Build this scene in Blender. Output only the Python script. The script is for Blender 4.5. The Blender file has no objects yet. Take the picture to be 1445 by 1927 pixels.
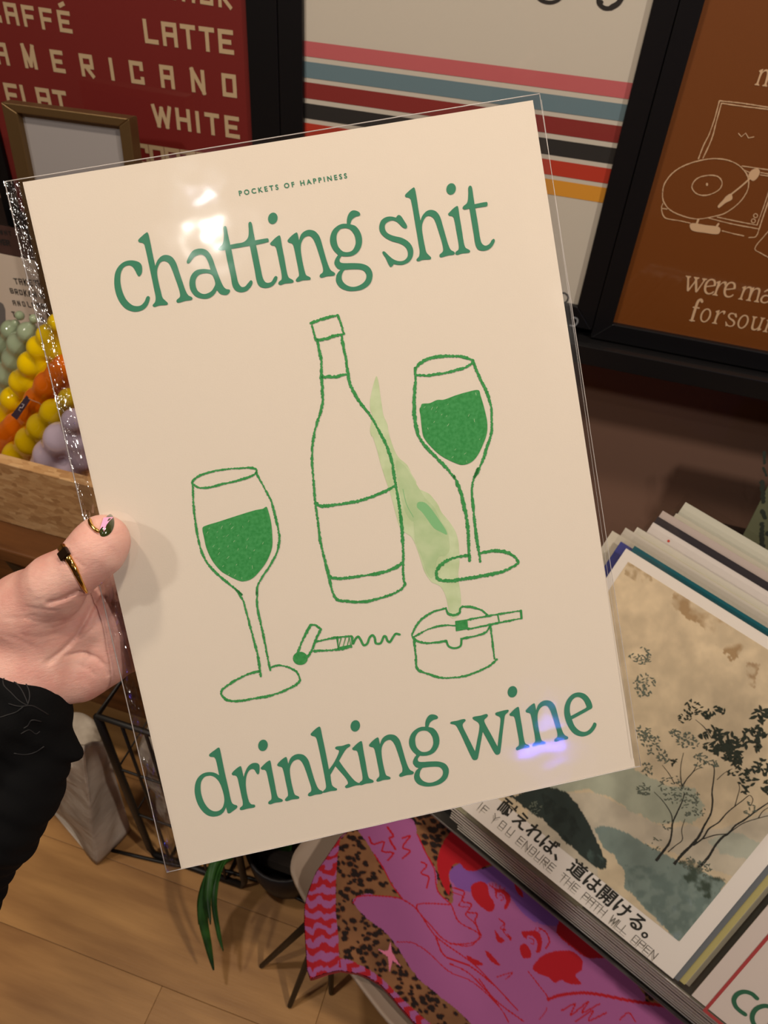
import bpy, math, random
import numpy as np
from mathutils import Vector, Matrix
from mathutils.geometry import tessellate_polygon

random.seed(7); RNG = np.random.RandomState(11)
scene = bpy.context.scene
COL = scene.collection

# ------------------------------------------------------------------ camera
F, CX, CY = 1400.0, 722.5, 963.5
def nrm(v): v = np.array(v, float); return v / np.linalg.norm(v)
_dn = nrm([-102.07, 1497, 1400])
_X = np.array([.95, .23, -.19]); _X = nrm(_X - _dn * (_X @ _dn)); _Z = -_dn; _Y = np.cross(_Z, _X)
RW = np.array([_X, _Y, _Z])                 # camera (x right, y down, z forward) -> world
CAM = np.array([0, 0, 1.5])
cd = bpy.data.cameras.new('camera'); cam = bpy.data.objects.new('camera', cd); COL.objects.link(cam)
cd.sensor_fit = 'VERTICAL'; cd.sensor_height = 36; cd.lens = 36 * F / 1927
m = Matrix.Identity(4)
for i in range(3):
    m[i][0] = RW[i, 0]; m[i][1] = -RW[i, 1]; m[i][2] = -RW[i, 2]; m[i][3] = CAM[i]
cam.matrix_world = m
cd.clip_start = .02
cd.dof.use_dof = True; cd.dof.focus_distance = .445; cd.dof.aperture_fstop = 19.0
scene.camera = cam

# ------------------------------------------------------------------ world, exposure, lamps
vs = scene.view_settings; vs.view_transform = 'Standard'; vs.look = 'None'; vs.gamma = 1; vs.use_curve_mapping = False
vs.exposure = 0.0
wd = bpy.data.worlds.new('world'); scene.world = wd; wd.use_nodes = True
wd.node_tree.nodes['Background'].inputs[0].default_value = (1, .82, .64, 1)
wd.node_tree.nodes['Background'].inputs[1].default_value = .03

def lamp(name, loc, target, size, power, color, spread=math.pi, shape='DISK', sy=None):
    l = bpy.data.lights.new(name, 'AREA'); l.shape = shape; l.size = size
    if sy: l.size_y = sy
    l.energy = power; l.color = color; l.spread = spread
    o = bpy.data.objects.new(name, l); COL.objects.link(o); o.location = loc
    o.rotation_euler = (Vector(target) - Vector(loc)).to_track_quat('-Z', 'Y').to_euler()
    return o

# ------------------------------------------------------------------ rays and planes
def ray(px, py):
    return RW @ np.array([(px - CX) / F, (py - CY) / F, 1.0])
def at_z(px, py, z): r = ray(px, py); return CAM + r * ((z - CAM[2]) / r[2])
def at_y(px, py, y): r = ray(px, py); return CAM + r * (y / r[1])
def at_d(px, py, d): return CAM + ray(px, py) * d
def to_px(P):
    c = (np.atleast_2d(P) - CAM) @ RW
    return np.stack([F * c[:, 0] / c[:, 2] + CX, F * c[:, 1] / c[:, 2] + CY], 1)

class Plane:
    """a flat frame in the room: u to the right, v down, N out of the face"""
    def __init__(s, O, U, V):
        s.O = np.array(O, float); s.U = nrm(U); V = np.array(V, float); V = V - s.U * (V @ s.U); s.V = nrm(V)
        s.N = -np.cross(s.U, s.V)
    def hit(s, px, py, h=0.0):
        r = ray(px, py); t = ((s.O + s.N * h - CAM) @ s.N) / (r @ s.N); p = CAM + r * t - s.O
        return np.array([p @ s.U, p @ s.V])
    def off(s, t): return Plane(s.O + s.N * t, s.U, s.V)
    def world(s, u, v, h=0.0): return s.O + s.U * u + s.V * v + s.N * h
    def matrix(s):
        M = Matrix.Identity(4)
        for i in range(3): M[i][0] = s.U[i]; M[i][1] = -s.V[i]; M[i][2] = s.N[i]; M[i][3] = s.O[i]
        return M

def pose(P, w, ar):
    src = [(0, 0), (1, 0), (1, ar), (0, ar)]; A = []; b = []
    for (x, y), (U, V) in zip(src, [(p[0] - CX, p[1] - CY) for p in P]):
        A.append([x, y, 1, 0, 0, 0, -U * x, -U * y]); b.append(U)
        A.append([0, 0, 0, x, y, 1, -V * x, -V * y]); b.append(V)
    h = np.append(np.linalg.solve(np.array(A, float), np.array(b, float)), 1).reshape(3, 3)
    h = np.diag([1 / F, 1 / F, 1]) @ h; a, bb, c = h.T
    s = math.sqrt(np.linalg.norm(a) * np.linalg.norm(bb))
    return Plane(CAM + RW @ (c / s * w), RW @ a, RW @ bb)

# ------------------------------------------------------------------ materials
def mat(name, col, rough=.6, spec=.5, metal=0.0, **k):
    m = bpy.data.materials.new(name); m.use_nodes = True; b = m.node_tree.nodes['Principled BSDF']
    b.inputs['Base Color'].default_value = (*col, 1); b.inputs['Roughness'].default_value = rough
    b.inputs['Specular IOR Level'].default_value = spec; b.inputs['Metallic'].default_value = metal
    for kk, v in k.items(): b.inputs[kk.replace('_', ' ')].default_value = v
    return m
def srgb(r, g, b):
    f = lambda c: (c / 255 / 12.92) if c <= 10 else ((c / 255 + .055) / 1.055) ** 2.4
    return (f(r), f(g), f(b))
def N(m, t): return m.node_tree.nodes.new(t)
def L(m, a, b): m.node_tree.links.new(a, b)
def noise(m, scale, detail=3, vec='Object', stretch=None, rough=.5):
    tc = N(m, 'ShaderNodeTexCoord'); n = N(m, 'ShaderNodeTexNoise'); n.inputs['Scale'].default_value = scale
    n.inputs['Detail'].default_value = detail; n.inputs['Roughness'].default_value = rough
    if stretch:
        mp = N(m, 'ShaderNodeMapping'); mp.inputs['Scale'].default_value = stretch
        L(m, tc.outputs[vec], mp.inputs[0]); L(m, mp.outputs[0], n.inputs[0])
    else: L(m, tc.outputs[vec], n.inputs[0])
    return n.outputs['Fac']
def ramp(m, fac, stops):
    r = N(m, 'ShaderNodeValToRGB'); e = r.color_ramp.elements
    while len(e) < len(stops): e.new(.5)
    for x, (p, c) in zip(e, stops): x.position = p; x.color = (*c, 1)
    L(m, fac, r.inputs[0]); return r.outputs[0]
def tint(m, scale, c0, c1, lo=.35, hi=.65, **k):
    L(m, ramp(m, noise(m, scale, **k), [(lo, c0), (hi, c1)]), m.node_tree.nodes['Principled BSDF'].inputs['Base Color']); return m
def bump(m, scale, strength, dist, **k):
    b = N(m, 'ShaderNodeBump'); b.inputs['Strength'].default_value = strength; b.inputs['Distance'].default_value = dist
    L(m, noise(m, scale, **k), b.inputs['Height']); L(m, b.outputs[0], m.node_tree.nodes['Principled BSDF'].inputs['Normal']); return m
def film(name, tintc=(.97, .97, .97), wav=14, st=.25, dist=.002, rough=.06, base=.02, stretch=None):
    m = bpy.data.materials.new(name); m.use_nodes = True; nt = m.node_tree; nt.nodes.remove(nt.nodes['Principled BSDF'])
    tr = N(m, 'ShaderNodeBsdfTransparent'); tr.inputs[0].default_value = (*tintc, 1)
    gl = N(m, 'ShaderNodeBsdfGlossy'); gl.inputs['Roughness'].default_value = rough; gl.inputs[0].default_value = (1, 1, 1, 1)
    fr = N(m, 'ShaderNodeLayerWeight'); fr.inputs[0].default_value = .5
    pw = N(m, 'ShaderNodeMath'); pw.operation = 'POWER'; pw.inputs[1].default_value = 5; L(m, fr.outputs['Facing'], pw.inputs[0])
    ad = N(m, 'ShaderNodeMath'); ad.operation = 'MULTIPLY_ADD'; ad.inputs[1].default_value = .85; ad.inputs[2].default_value = .045 + base; L(m, pw.outputs[0], ad.inputs[0])
    mx = N(m, 'ShaderNodeMixShader'); L(m, ad.outputs[0], mx.inputs[0]); L(m, tr.outputs[0], mx.inputs[1]); L(m, gl.outputs[0], mx.inputs[2])
    L(m, mx.outputs[0], nt.nodes['Material Output'].inputs[0])
    if st:
        b = N(m, 'ShaderNodeBump'); b.inputs['Strength'].default_value = st; b.inputs['Distance'].default_value = dist
        L(m, noise(m, wav, detail=2, stretch=stretch), b.inputs['Height'])
        L(m, b.outputs[0], gl.inputs['Normal']); L(m, b.outputs[0], fr.inputs['Normal'])
    return m
def vcol(name, rough=.7, spec=.3):
    m = mat(name, (1, 1, 1), rough, spec); a = N(m, 'ShaderNodeVertexColor'); a.layer_name = 'Col'
    L(m, a.outputs[0], m.node_tree.nodes['Principled BSDF'].inputs['Base Color']); return m

# ------------------------------------------------------------------ object helpers
def tag(o, label=None, cat=None, group=None, kind=None):
    if label: o['label'] = label
    if cat: o['category'] = cat
    if group: o['group'] = group
    if kind: o['kind'] = kind
    return o
def empty(name, M, label=None, cat=None, group=None):
    o = bpy.data.objects.new(name, None); COL.objects.link(o); o.empty_display_size = .02
    o.matrix_world = M if isinstance(M, Matrix) else Matrix.Translation(Vector(M))
    return tag(o, label, cat, group)
def mesh(name, V, Fc, m, parent=None, smooth=False, colors=None):
    me = bpy.data.meshes.new(name); me.from_pydata([tuple(map(float, v)) for v in V], [], [tuple(f) for f in Fc]); me.validate(); me.update()
    if m: me.materials.append(m)
    if smooth: me.polygons.foreach_set('use_smooth', [True] * len(me.polygons))
    if colors is not None:
        a = me.color_attributes.new('Col', 'FLOAT_COLOR', 'POINT')
        c = np.ones((len(V), 4)); c[:, :3] = colors; a.data.foreach_set('color', c.ravel())
    o = bpy.data.objects.new(name, me); COL.objects.link(o)
    if parent: o.parent = parent
    return o
def bevel(o, w, seg=2):
    b = o.modifiers.new('bevel', 'BEVEL'); b.width = w; b.segments = seg; b.limit_method = 'ANGLE'; return o
def boxv(x0, x1, y0, y1, z0, z1):
    V = [(x, y, z) for x in (x0, x1) for y in (y0, y1) for z in (z0, z1)]
    return V, [(0, 1, 3, 2), (4, 6, 7, 5), (0, 4, 5, 1), (2, 3, 7, 6), (0, 2, 6, 4), (1, 5, 7, 3)]
def box(name, b, m, parent=None, bev=0.0):
    V, Fc = boxv(*b); o = mesh(name, V, Fc, m, parent)
    if bev: bevel(o, bev)
    return o
def hull(name, corners8, m, parent=None, bev=0.0):
    """corners8: four front corners then the four back corners, both in the same turn"""
    o = mesh(name, corners8, [(0, 1, 2, 3), (7, 6, 5, 4), (0, 4, 5, 1), (1, 5, 6, 2), (2, 6, 7, 3), (3, 7, 4, 0)], m, parent)
    if bev: bevel(o, bev)
    return o
def tube(name, pts, rad, m, parent=None, seg=8, closed=False):
    P = np.array(pts, float); n = len(P); rad = [rad] * n if np.isscalar(rad) else rad; V = []; Fc = []
    T = np.gradient(P, axis=0) if not closed else np.roll(P, -1, 0) - np.roll(P, 1, 0)
    T /= np.linalg.norm(T, axis=1)[:, None]; ref = nrm(np.cross(T[0], [.31, .52, .8]))
    for i in range(n):
        ref = nrm(ref - T[i] * (ref @ T[i])); bi = np.cross(T[i], ref)
        for k in range(seg):
            a = 2 * math.pi * k / seg; V.append(P[i] + rad[i] * (ref * math.cos(a) + bi * math.sin(a)))
    for i in range(n if closed else n - 1):
        j = (i + 1) % n
        for k in range(seg): Fc.append((i * seg + k, i * seg + (k + 1) % seg, j * seg + (k + 1) % seg, j * seg + k))
    if not closed: Fc += [tuple(range(seg))[::-1], tuple((n - 1) * seg + k for k in range(seg))]
    return mesh(name, V, Fc, m, parent, True)
def spline(P, closed=False, sub=6):
    P = [tuple(p) for p in P]; n = len(P); out = []
    for i in range(n if closed else n - 1):
        g = lambda k: np.array(P[k % n][:2] if closed else P[max(0, min(n - 1, k))][:2], float)
        p1, p2 = g(i), g(i + 1); c1, c2 = len(P[i]) > 2, len(P[(i + 1) % n]) > 2
        p0 = 2 * p1 - p2 if c1 else g(i - 1); p3 = 2 * p2 - p1 if c2 else g(i + 2)
        d = np.linalg.norm(p2 - p1) + 1e-9
        m1 = (p2 - p0) * d / (np.linalg.norm(p2 - p1) + np.linalg.norm(p1 - p0) + 1e-9)
        m2 = (p3 - p1) * d / (np.linalg.norm(p3 - p2) + np.linalg.norm(p2 - p1) + 1e-9)
        for k in range(sub):
            t = k / sub; out.append(p1 * (2*t**3 - 3*t*t + 1) + m1 * (t**3 - 2*t*t + t) + p2 * (-2*t**3 + 3*t*t) + m2 * (t**3 - t*t))
    if not closed: out.append(np.array(P[-1][:2], float))
    return np.array(out)
class Z:
    """coordinates read off a magnified crop -> photograph frame"""
    def __init__(s, x0, y0, k): s.x0, s.y0, s.k = x0, y0, k
    def __call__(s, pts): return [(s.x0 + p[0] / s.k, s.y0 + p[1] / s.k) + tuple(p[2:]) for p in pts]

class Ink:
    """flat printed shapes gathered into one mesh on a plane; points go in as plane (u, v)"""
    def __init__(s, plane): s.pl = plane; s.V = []; s.F = []; s.n = 0; s.H = []
    def lev(s):
        s.H += [(s.n % 9) * 9e-6] * (len(s.V) - len(s.H)); s.n += 1
    def h(s, pts): return [tuple(s.pl.hit(p[0], p[1])) for p in pts]
    def fill_uv(s, loops):
        allv = [v for l in loops for v in l]; b = len(s.V); s.V += allv
        for t in tessellate_polygon([[Vector((p[0], p[1], 0)) for p in l] for l in loops]): s.F.append(tuple(b + i for i in t))
        s.lev()
    def fill(s, *loops): s.fill_uv([s.h(l) for l in loops])
    def blob(s, pts, sub=5): s.fill(spline(pts, True, sub))
    def line_uv(s, P, w, jit=0.0, cap=True, w1=None, taper=False):
        P = np.array(P, float)
        if len(P) < 2: return
        d = np.linalg.norm(np.diff(P, axis=0), axis=1); L_ = np.concatenate([[0], np.cumsum(d)])
        step = max(w * .35, L_[-1] / 400) if jit else 0
        if jit:
            q = np.linspace(0, L_[-1], max(3, int(L_[-1] / step))); P = np.stack([np.interp(q, L_, P[:, k]) for k in (0, 1)], 1); L_ = q
        T = np.gradient(P, axis=0); T /= np.linalg.norm(T, axis=1)[:, None] + 1e-12; Nn = np.stack([-T[:, 1], T[:, 0]], 1)
        n = len(P); W = np.full(n, w) if w1 is None else np.interp(L_, [0, L_[-1]], [w, w1])
        if taper: W = W * np.interp(np.linspace(0, 1, n), [0, .12, .88, 1], [.3, 1, 1, .3])
        if jit:
            slow = np.interp(np.arange(n), np.linspace(0, n - 1, max(2, n // 8)), RNG.uniform(-1, 1, max(2, n // 8)))
            a = W * (.5 + jit * slow * .5 + jit * RNG.uniform(-.5, .5, n)); c = W * (.5 + jit * RNG.uniform(-.5, .5, n) + jit * .3 * slow)
        else: a = c = W / 2
        b = len(s.V); s.lev(); s.n -= 1; Lp = P + Nn * np.array(a)[:, None]; Rp = P - Nn * np.array(c)[:, None]
        for i in range(n): s.V += [tuple(Lp[i]), tuple(Rp[i])]
        for i in range(n - 1): s.F.append((b + 2*i, b + 2*i + 1, b + 2*i + 3, b + 2*i + 2))
        s.lev()
        if cap:
            for i, sg in ((0, -1), (n - 1, 1)):
                k0 = len(s.V); r = W[i] / 2
                s.V += [tuple(P[i] + Nn[i] * r * math.cos(t) + T[i] * sg * r * math.sin(t)) for t in np.linspace(0, math.pi, 7)]
                s.F.append(tuple(range(k0, k0 + 7)))
                s.lev()
        s.lev()
    def line(s, pts, w, sub=6, jit=0.0, closed=False, w1=None, straight=False, cap=True, taper=False):
        """w in photograph pixels, measured where the line is"""
        pts = [p[:2] for p in pts]
        P = spline(pts, closed, sub) if not straight else np.array(pts, float)
        if closed and not straight: P = np.vstack([P, P[:2]])
        uv = np.array(s.h(P)); m_ = len(P) // 2
        k = np.linalg.norm(np.array(s.h([P[m_] + (1, 0)]))[0] - uv[m_])
        s.line_uv(uv, w * k, jit, cap, None if w1 is None else w1 * k, taper)
    def dot(s, c, r, n=14, ry=None, tilt=0):
        ry = ry or r; ct, st = math.cos(tilt), math.sin(tilt)
        s.fill([(c[0] + r*math.cos(t)*ct - ry*math.sin(t)*st, c[1] + r*math.cos(t)*st + ry*math.sin(t)*ct) for t in np.linspace(0, 2*math.pi, n, endpoint=False)])
    def build(s, name, m, parent, h=.0002):
        return mesh(name, [(u, -v, h + z) for (u, v), z in zip(s.V, s.H)], s.F, m, parent)

# serif letters, traced once each
zc, za, zi, zt, zd, zk, ze = Z(200,430,9.03), Z(340,390,7.605), Z(500,380,6.568), Z(700,340,6.0208), Z(350,1390,9.633), Z(480,1350,6.568), Z(840,1280,4.983)
GL = {
 'c': [zc([(560,815),(600,770),(612,690),(595,610),(540,565),(425,542),(310,565),(215,640),(155,750),(138,880),(145,1010),(185,1160),(250,1280),(350,1375),(490,1415),(620,1385),(700,1310),(740,1200),(738,1165),(712,1148),(685,1165),(650,1245),(590,1305),(520,1320),(440,1300),(350,1220),(290,1110),(250,970),(240,850),(255,740),(300,660),(380,626),(440,645),(490,710),(530,790)])],
 'h': [zc([(690,66),(712,85),(740,190),(790,440),(833,638,1),(870,545),(940,470),(1020,450),(1110,480),(1180,570),(1240,740),(1300,920),(1350,1060),(1395,1135),(1450,1165),(1466,1190),(1448,1215),(1350,1230),(1225,1264),(1198,1250),(1198,1215),(1250,1165),(1255,1110),(1230,1010),(1170,840),(1110,680),(1060,590),(985,553),(920,580),(875,670),(865,760),(885,890),(930,1080),(960,1180),(1020,1240),(1047,1270),(1035,1298),(900,1310),(815,1335),(788,1305),(830,1250),(840,1170),(820,1060),(740,680),(650,280),(615,245),(560,235),(543,210),(560,175)])],
 'a': [za([(88,780),(120,700),(180,620),(280,592),(370,615),(440,700),(500,860),(560,1020),(610,1130),(650,1170),(700,1180),(706,1205),(670,1250),(610,1255),(560,1235),(520,1185,1),(480,1250),(410,1300),(320,1310),(220,1280),(150,1200),(125,1090),(150,980),(220,905),(320,885),(428,895,1),(400,800),(360,720),(320,685),(270,680),(200,710),(150,770),(120,803),(98,805)]), za([(350,945),(270,965),(222,1020),(212,1100),(240,1190),(300,1235),(360,1240),(440,1200),(490,1120),(495,1080),(475,1015),(450,970),(410,950)])],
 'tt': [za([(612,300),(618,278),(636,270),(655,285),(675,380),(710,538,1),(800,520),(890,504),(940,470),(968,420),(975,330),(970,235),(985,212),(1005,212),(1020,240),(1040,350),(1066,475,1),(1240,445),(1255,455),(1260,488),(1250,500),(1078,540,1),(1110,700),(1150,900),(1175,1010),(1210,1070),(1250,1083),(1300,1065),(1340,1000),(1360,985),(1384,1000),(1370,1060),(1310,1130),(1220,1157),(1140,1140),(1095,1080),(1060,900),(990,552,1),(725,598,1),(760,780),(800,980),(825,1080),(870,1140),(920,1135),(970,1080),(1005,1045),(1030,1070),(1010,1130),(950,1195),(870,1218),(790,1195),(745,1130),(720,1000),(670,780),(638,612,1),(560,622),(535,605),(545,580),(590,540),(610,490),(618,400)])],
 't': [zt([(1090,80),(1108,58),(1128,70),(1145,170),(1160,268,1),(1295,242),(1307,255),(1305,285),(1295,292),(1168,312,1),(1200,500),(1225,660),(1245,715),(1285,738),(1330,715),(1360,670),(1380,660),(1390,685),(1360,745),(1310,785),(1250,795),(1200,780),(1172,730),(1150,600),(1125,450),(1103,318,1),(1045,328),(1026,315),(1035,290),(1070,260),(1085,220),(1090,140)])],
 'i': [zi([(165,415),(180,425),(200,540),(235,720),(262,870),(285,935),(335,965),(345,985),(330,1000),(240,1010),(180,1028),(157,1012),(165,985),(195,960),(197,900),(170,760),(130,575),(110,545),(70,537),(55,515),(75,490),(120,445)])],
 'n': [zi([(380,378),(392,390),(402,430),(411,478,1),(440,400),(490,358),(545,346),(610,365),(665,430),(700,540),(745,700),(780,800),(810,850),(850,875),(857,895),(840,912),(760,920),(690,938),(668,925),(672,900),(705,870),(708,820),(680,720),(640,590),(600,485),(560,430),(520,422),(470,450),(437,520),(435,610),(455,740),(480,850),(500,905),(545,930),(556,948),(545,963),(460,970),(395,988),(373,975),(380,950),(410,915),(408,860),(385,740),(345,550),(325,515),(285,502),(270,482),(285,455),(330,410)])],
 'g': [zi([(1003,272,1),(1005,210),(1025,150),(1060,112),(1100,106),(1150,125),(1167,150),(1160,170),(1110,185),(1065,220),(1045,277,1),(1110,300),(1165,370),(1190,460),(1180,550),(1130,630),(1060,668),(980,675),(938,670,1),(912,710),(920,745),(960,757),(1080,757),(1190,765),(1270,800),(1312,860),(1318,930),(1290,1010),(1210,1075),(1110,1100),(1010,1098),(920,1060),(872,990),(872,920),(895,870),(927,840,1),(890,825),(855,780),(850,740),(870,690),(895,657,1),(840,600),(800,520),(798,430),(830,350),(890,295),(950,272)]), zi([(980,325),(920,340),(880,400),(875,470),(895,550),(950,610),(1010,622),(1070,600),(1105,540),(1112,480),(1090,400),(1040,340)]), zi([(990,838),(1120,833),(1200,845),(1240,890),(1240,950),(1200,1005),(1120,1045),(1050,1048),(980,1015),(940,955),(945,890),(970,845)])],
 's': [zt([(300,390),(325,400),(360,450),(395,510),(395,535),(375,543),(340,525),(290,475),(240,452),(190,462),(150,495),(145,540),(170,590),(240,625),(340,650),(420,700),(462,770),(462,850),(425,915),(360,950),(300,955),(245,945,1),(230,970),(210,978),(190,955),(155,880),(120,825),(120,805),(140,803),(190,850),(240,890),(300,912),(360,905),(400,865),(405,810),(380,755),(320,715),(220,685),(140,640),(90,580),(83,510),(110,445),(165,412),(220,408),(272,420,1),(285,400)])],
 'd': [zd([(590,158),(612,175),(650,350),(710,640),(770,900),(810,1090),(835,1160),(870,1190),(920,1205),(933,1230),(915,1260),(850,1310),(785,1352),(755,1340),(740,1290),(727,1240,1),(680,1330),(600,1390),(490,1410),(390,1385),(290,1300),(215,1180),(170,1040),(158,910),(180,780),(240,680),(330,620),(440,603),(530,620),(603,662,1),(590,600),(560,450),(535,365),(510,335),(440,325),(418,298),(440,265),(520,205)]), zd([(430,668),(340,690),(280,770),(265,880),(280,1010),(330,1150),(410,1260),(500,1310),(590,1305),(660,1250),(695,1140),(690,1040),(650,890),(600,780),(540,710),(490,680)])],
 'r': [zd([(985,495),(1003,510),(1020,580),(1046,697,1),(1070,610),(1120,510),(1190,450),(1260,435),(1315,455),(1333,500),(1330,600),(1320,635),(1295,642),(1270,610),(1240,560),(1200,548),(1150,570),(1105,650),(1085,760),(1090,900),(1115,1040),(1145,1140),(1185,1185),(1245,1195),(1252,1225),(1235,1245),(1120,1265),(1000,1293),(975,1275),(985,1245),(1025,1210),(1030,1150),(1010,1050),(960,820),(930,700),(900,668),(850,660),(830,635),(850,600),(920,535)])],
 'k': [zk([(795,112),(808,125),(830,230),(870,420),(912,642,1),(960,580),(1010,490),(1035,430),(1035,405),(1000,392),(990,375),(1005,358),(1080,348),(1155,325),(1175,335),(1172,355),(1130,385),(1085,450),(1037,535,1),(1090,610),(1160,700),(1220,770),(1260,800),(1293,812),(1295,832),(1240,840),(1130,872),(1112,858),(1120,840),(1145,820),(1145,790),(1110,735),(1040,655),(992,600,1),(930,708,1),(940,790),(955,840),(985,865),(1012,880),(1005,900),(930,910),(845,930),(838,915),(870,880),(878,850),(865,760),(820,530),(765,280),(745,240),(700,225),(686,208),(705,180),(760,130)])],
 'w': [ze([(35,400),(45,388),(100,378),(165,362),(180,375),(155,405),(152,430),(180,490),(230,590),(268,667,1),(285,580),(310,430),(295,395),(250,365),(245,350),(260,340),(320,330),(375,315),(388,328),(380,345),(355,370),(360,400),(420,510),(479,622,1),(490,520),(507,380),(500,345),(462,325),(458,308),(475,298),(575,275),(583,285),(575,300),(550,325),(540,380),(525,500),(505,670),(495,690),(470,698),(450,680),(400,590),(340,480,1),(320,590),(295,725),(285,742),(260,748),(242,735),(200,650),(150,540),(100,440),(80,418),(40,408)])],
 'e': [ze([(1175,365,1),(1200,425),(1245,470),(1295,483),(1335,465),(1370,420),(1380,398),(1390,395),(1405,408),(1395,445),(1355,495),(1300,522),(1255,525),(1195,500),(1140,430),(1108,340),(1105,260),(1130,185),(1180,130),(1240,113),(1300,130),(1345,180),(1367,240),(1362,262),(1345,272),(1260,320)]), ze([(1165,335,1),(1155,280),(1165,210),(1200,165),(1240,157),(1280,180),(1305,225),(1312,250),(1300,262),(1230,300)])],
}
# ------------------------------------------------------------------ main planes
PAPER = [(42.4,342.8),(1002.6,188.4),(1194.9,1443.3),(341.1,1635.4)]
HP = pose(PAPER, .297, 1.414)                                              # the held print
SP = pose([(1178,1032),(1677,1343),(1260,1840),(853,1510)], .32, 1.27)      # the leaning prints
# wall display: frames lean back slightly
WY = 1.15
_fd = RW @ nrm([-112.5, 1647, 1400])
WP = Plane(at_y(575, 100, WY + .03), [1, 0, 0], _fd)
print('wall V', WP.V, 'held N', HP.N, 'stack N', SP.N)
GUV = {}                                                                    # letters straightened on the held print
for ch, loops in GL.items():
    GUV[ch] = [[tuple(HP.hit(*p)) for p in spline(l, True, 4)] for l in loops]

# ------------------------------------------------------------------ lamps over the shop floor
def mirror_dir(px, py, pl):
    r = nrm(ray(px, py)); P = pl.world(*pl.hit(px, py)); return P, r - 2 * (r @ pl.N) * pl.N
def lamp_seen(name, px, py, pl, zc_, size, power, color, shape='DISK', sy=None, spread=math.pi):
    P, d = mirror_dir(px, py, pl); t = (zc_ - P[2]) / d[2]
    if t < 0 or t > 3: t = 1.6
    loc = P + d * t; print(name, loc); return lamp(name, loc, P, size, power, color, spread, shape, sy)
WARM = (1, .84, .66)
lamp('ceiling_lamp', (-.80, .25, 2.6), (-.6, .5, 1.0), .12, 10, WARM)
lamp('ceiling_lamp', (.15, .30, 2.6), (.2, .5, .8), .12, 10, WARM)
lamp('ceiling_lamp', (1.35, -.25, 2.6), (.35, .5, .7), .14, 25, (1, .89, .77))
lamp('ceiling_lamp', (-1.5, -.9, 2.6), (-.3, .4, 1.2), .14, 14, (1, .93, .83))
lamp_seen('reflected_spot_lamp', 396, 432, HP, 2.55, .034, 1.3, (1, .95, .9))
lamp_seen('reflected_spot_lamp', 366, 303, HP, 2.55, .022, .16, (.85, .93, 1))
lamp_seen('blue_strip_lamp', 1040, 1486, HP, 2.5, .10, .5, (.10, .10, 1), 'RECTANGLE', .012)
lamp_seen('blue_spot_lamp', 1032, 1342, HP, 2.5, .05, .10, (.15, .15, 1))

# ------------------------------------------------------------------ smooth solids from blended fields
def smin(a, b, k):
    h = np.clip(.5 + .5 * (b - a) / k, 0, 1); return b * (1 - h) + a * h - k * h * (1 - h)
def cone(P, a, b, ra, rb):
    a = np.array(a, float); b = np.array(b, float); ab = b - a
    t = np.clip(((P - a) @ ab) / (ab @ ab), 0, 1); d = np.linalg.norm(P - a - t[..., None] * ab, axis=-1)
    return d - (ra + (rb - ra) * t)
def surface(fn, lo, hi, res):
    lo = np.array(lo, float); n = np.ceil((np.array(hi) - lo) / res).astype(int) + 1
    ax = [lo[i] + res * np.arange(n[i]) for i in range(3)]
    G = np.stack(np.meshgrid(*ax, indexing='ij'), -1); f = fn(G).astype(float)
    f[0] = f[-1] = abs(f[0]) + 1e-4; f[:, 0] = f[:, -1] = abs(f[:, 0]) + 1e-4; f[:, :, 0] = f[:, :, -1] = abs(f[:, :, 0]) + 1e-4
    s = f < 0; shp = tuple(n - 1); acc = np.zeros(shp + (3,)); cnt = np.zeros(shp)
    corner = [(i, j, k) for i in (0, 1) for j in (0, 1) for k in (0, 1)]
    sl = lambda c: tuple(slice(c[i], n[i] - 1 + c[i]) for i in range(3))
    for c in corner:
        for axn in range(3):
            if c[axn]: continue
            e = list(c); e[axn] = 1; f0, f1 = f[sl(c)], f[sl(e)]; x = s[sl(c)] != s[sl(e)]
            t = np.where(x, f0 / np.where(x, f0 - f1, 1), 0)
            p = np.zeros(shp + (3,)); p[...] = c; p[..., axn] = t; acc += p * x[..., None]; cnt += x
    act = cnt > 0; idx = -np.ones(shp, int); idx[act] = np.arange(act.sum())
    base = np.stack(np.nonzero(act), -1); V = lo + res * (base + acc[act] / cnt[act][:, None]); Fc = []
    for axn in range(3):
        u, v = (axn + 1) % 3, (axn + 2) % 3
        a = [slice(1, n[i] - 1) for i in range(3)]; a[axn] = slice(0, n[axn] - 1)
        b = list(a); b[axn] = slice(1, n[axn]); s0, s1 = s[tuple(a)], s[tuple(b)]
        w = np.nonzero(s0 != s1); P0 = np.stack(w, -1) + np.array([0 if i == axn else 1 for i in range(3)])
        flip = s0[w]
        def at(du, dv):
            q = P0.copy(); q[:, u] -= du; q[:, v] -= dv; return idx[q[:, 0], q[:, 1], q[:, 2]]
        q = np.stack([at(0, 0), at(1, 0), at(1, 1), at(0, 1)], 1); q[~flip] = q[~flip][:, ::-1]; Fc.append(q)
    return V, np.concatenate(Fc)
def solid(name, fn, lo, hi, res, m, parent=None):
    V, Fc = surface(fn, lo, hi, res); return mesh(name, V, Fc.tolist(), m, parent, True)

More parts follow.
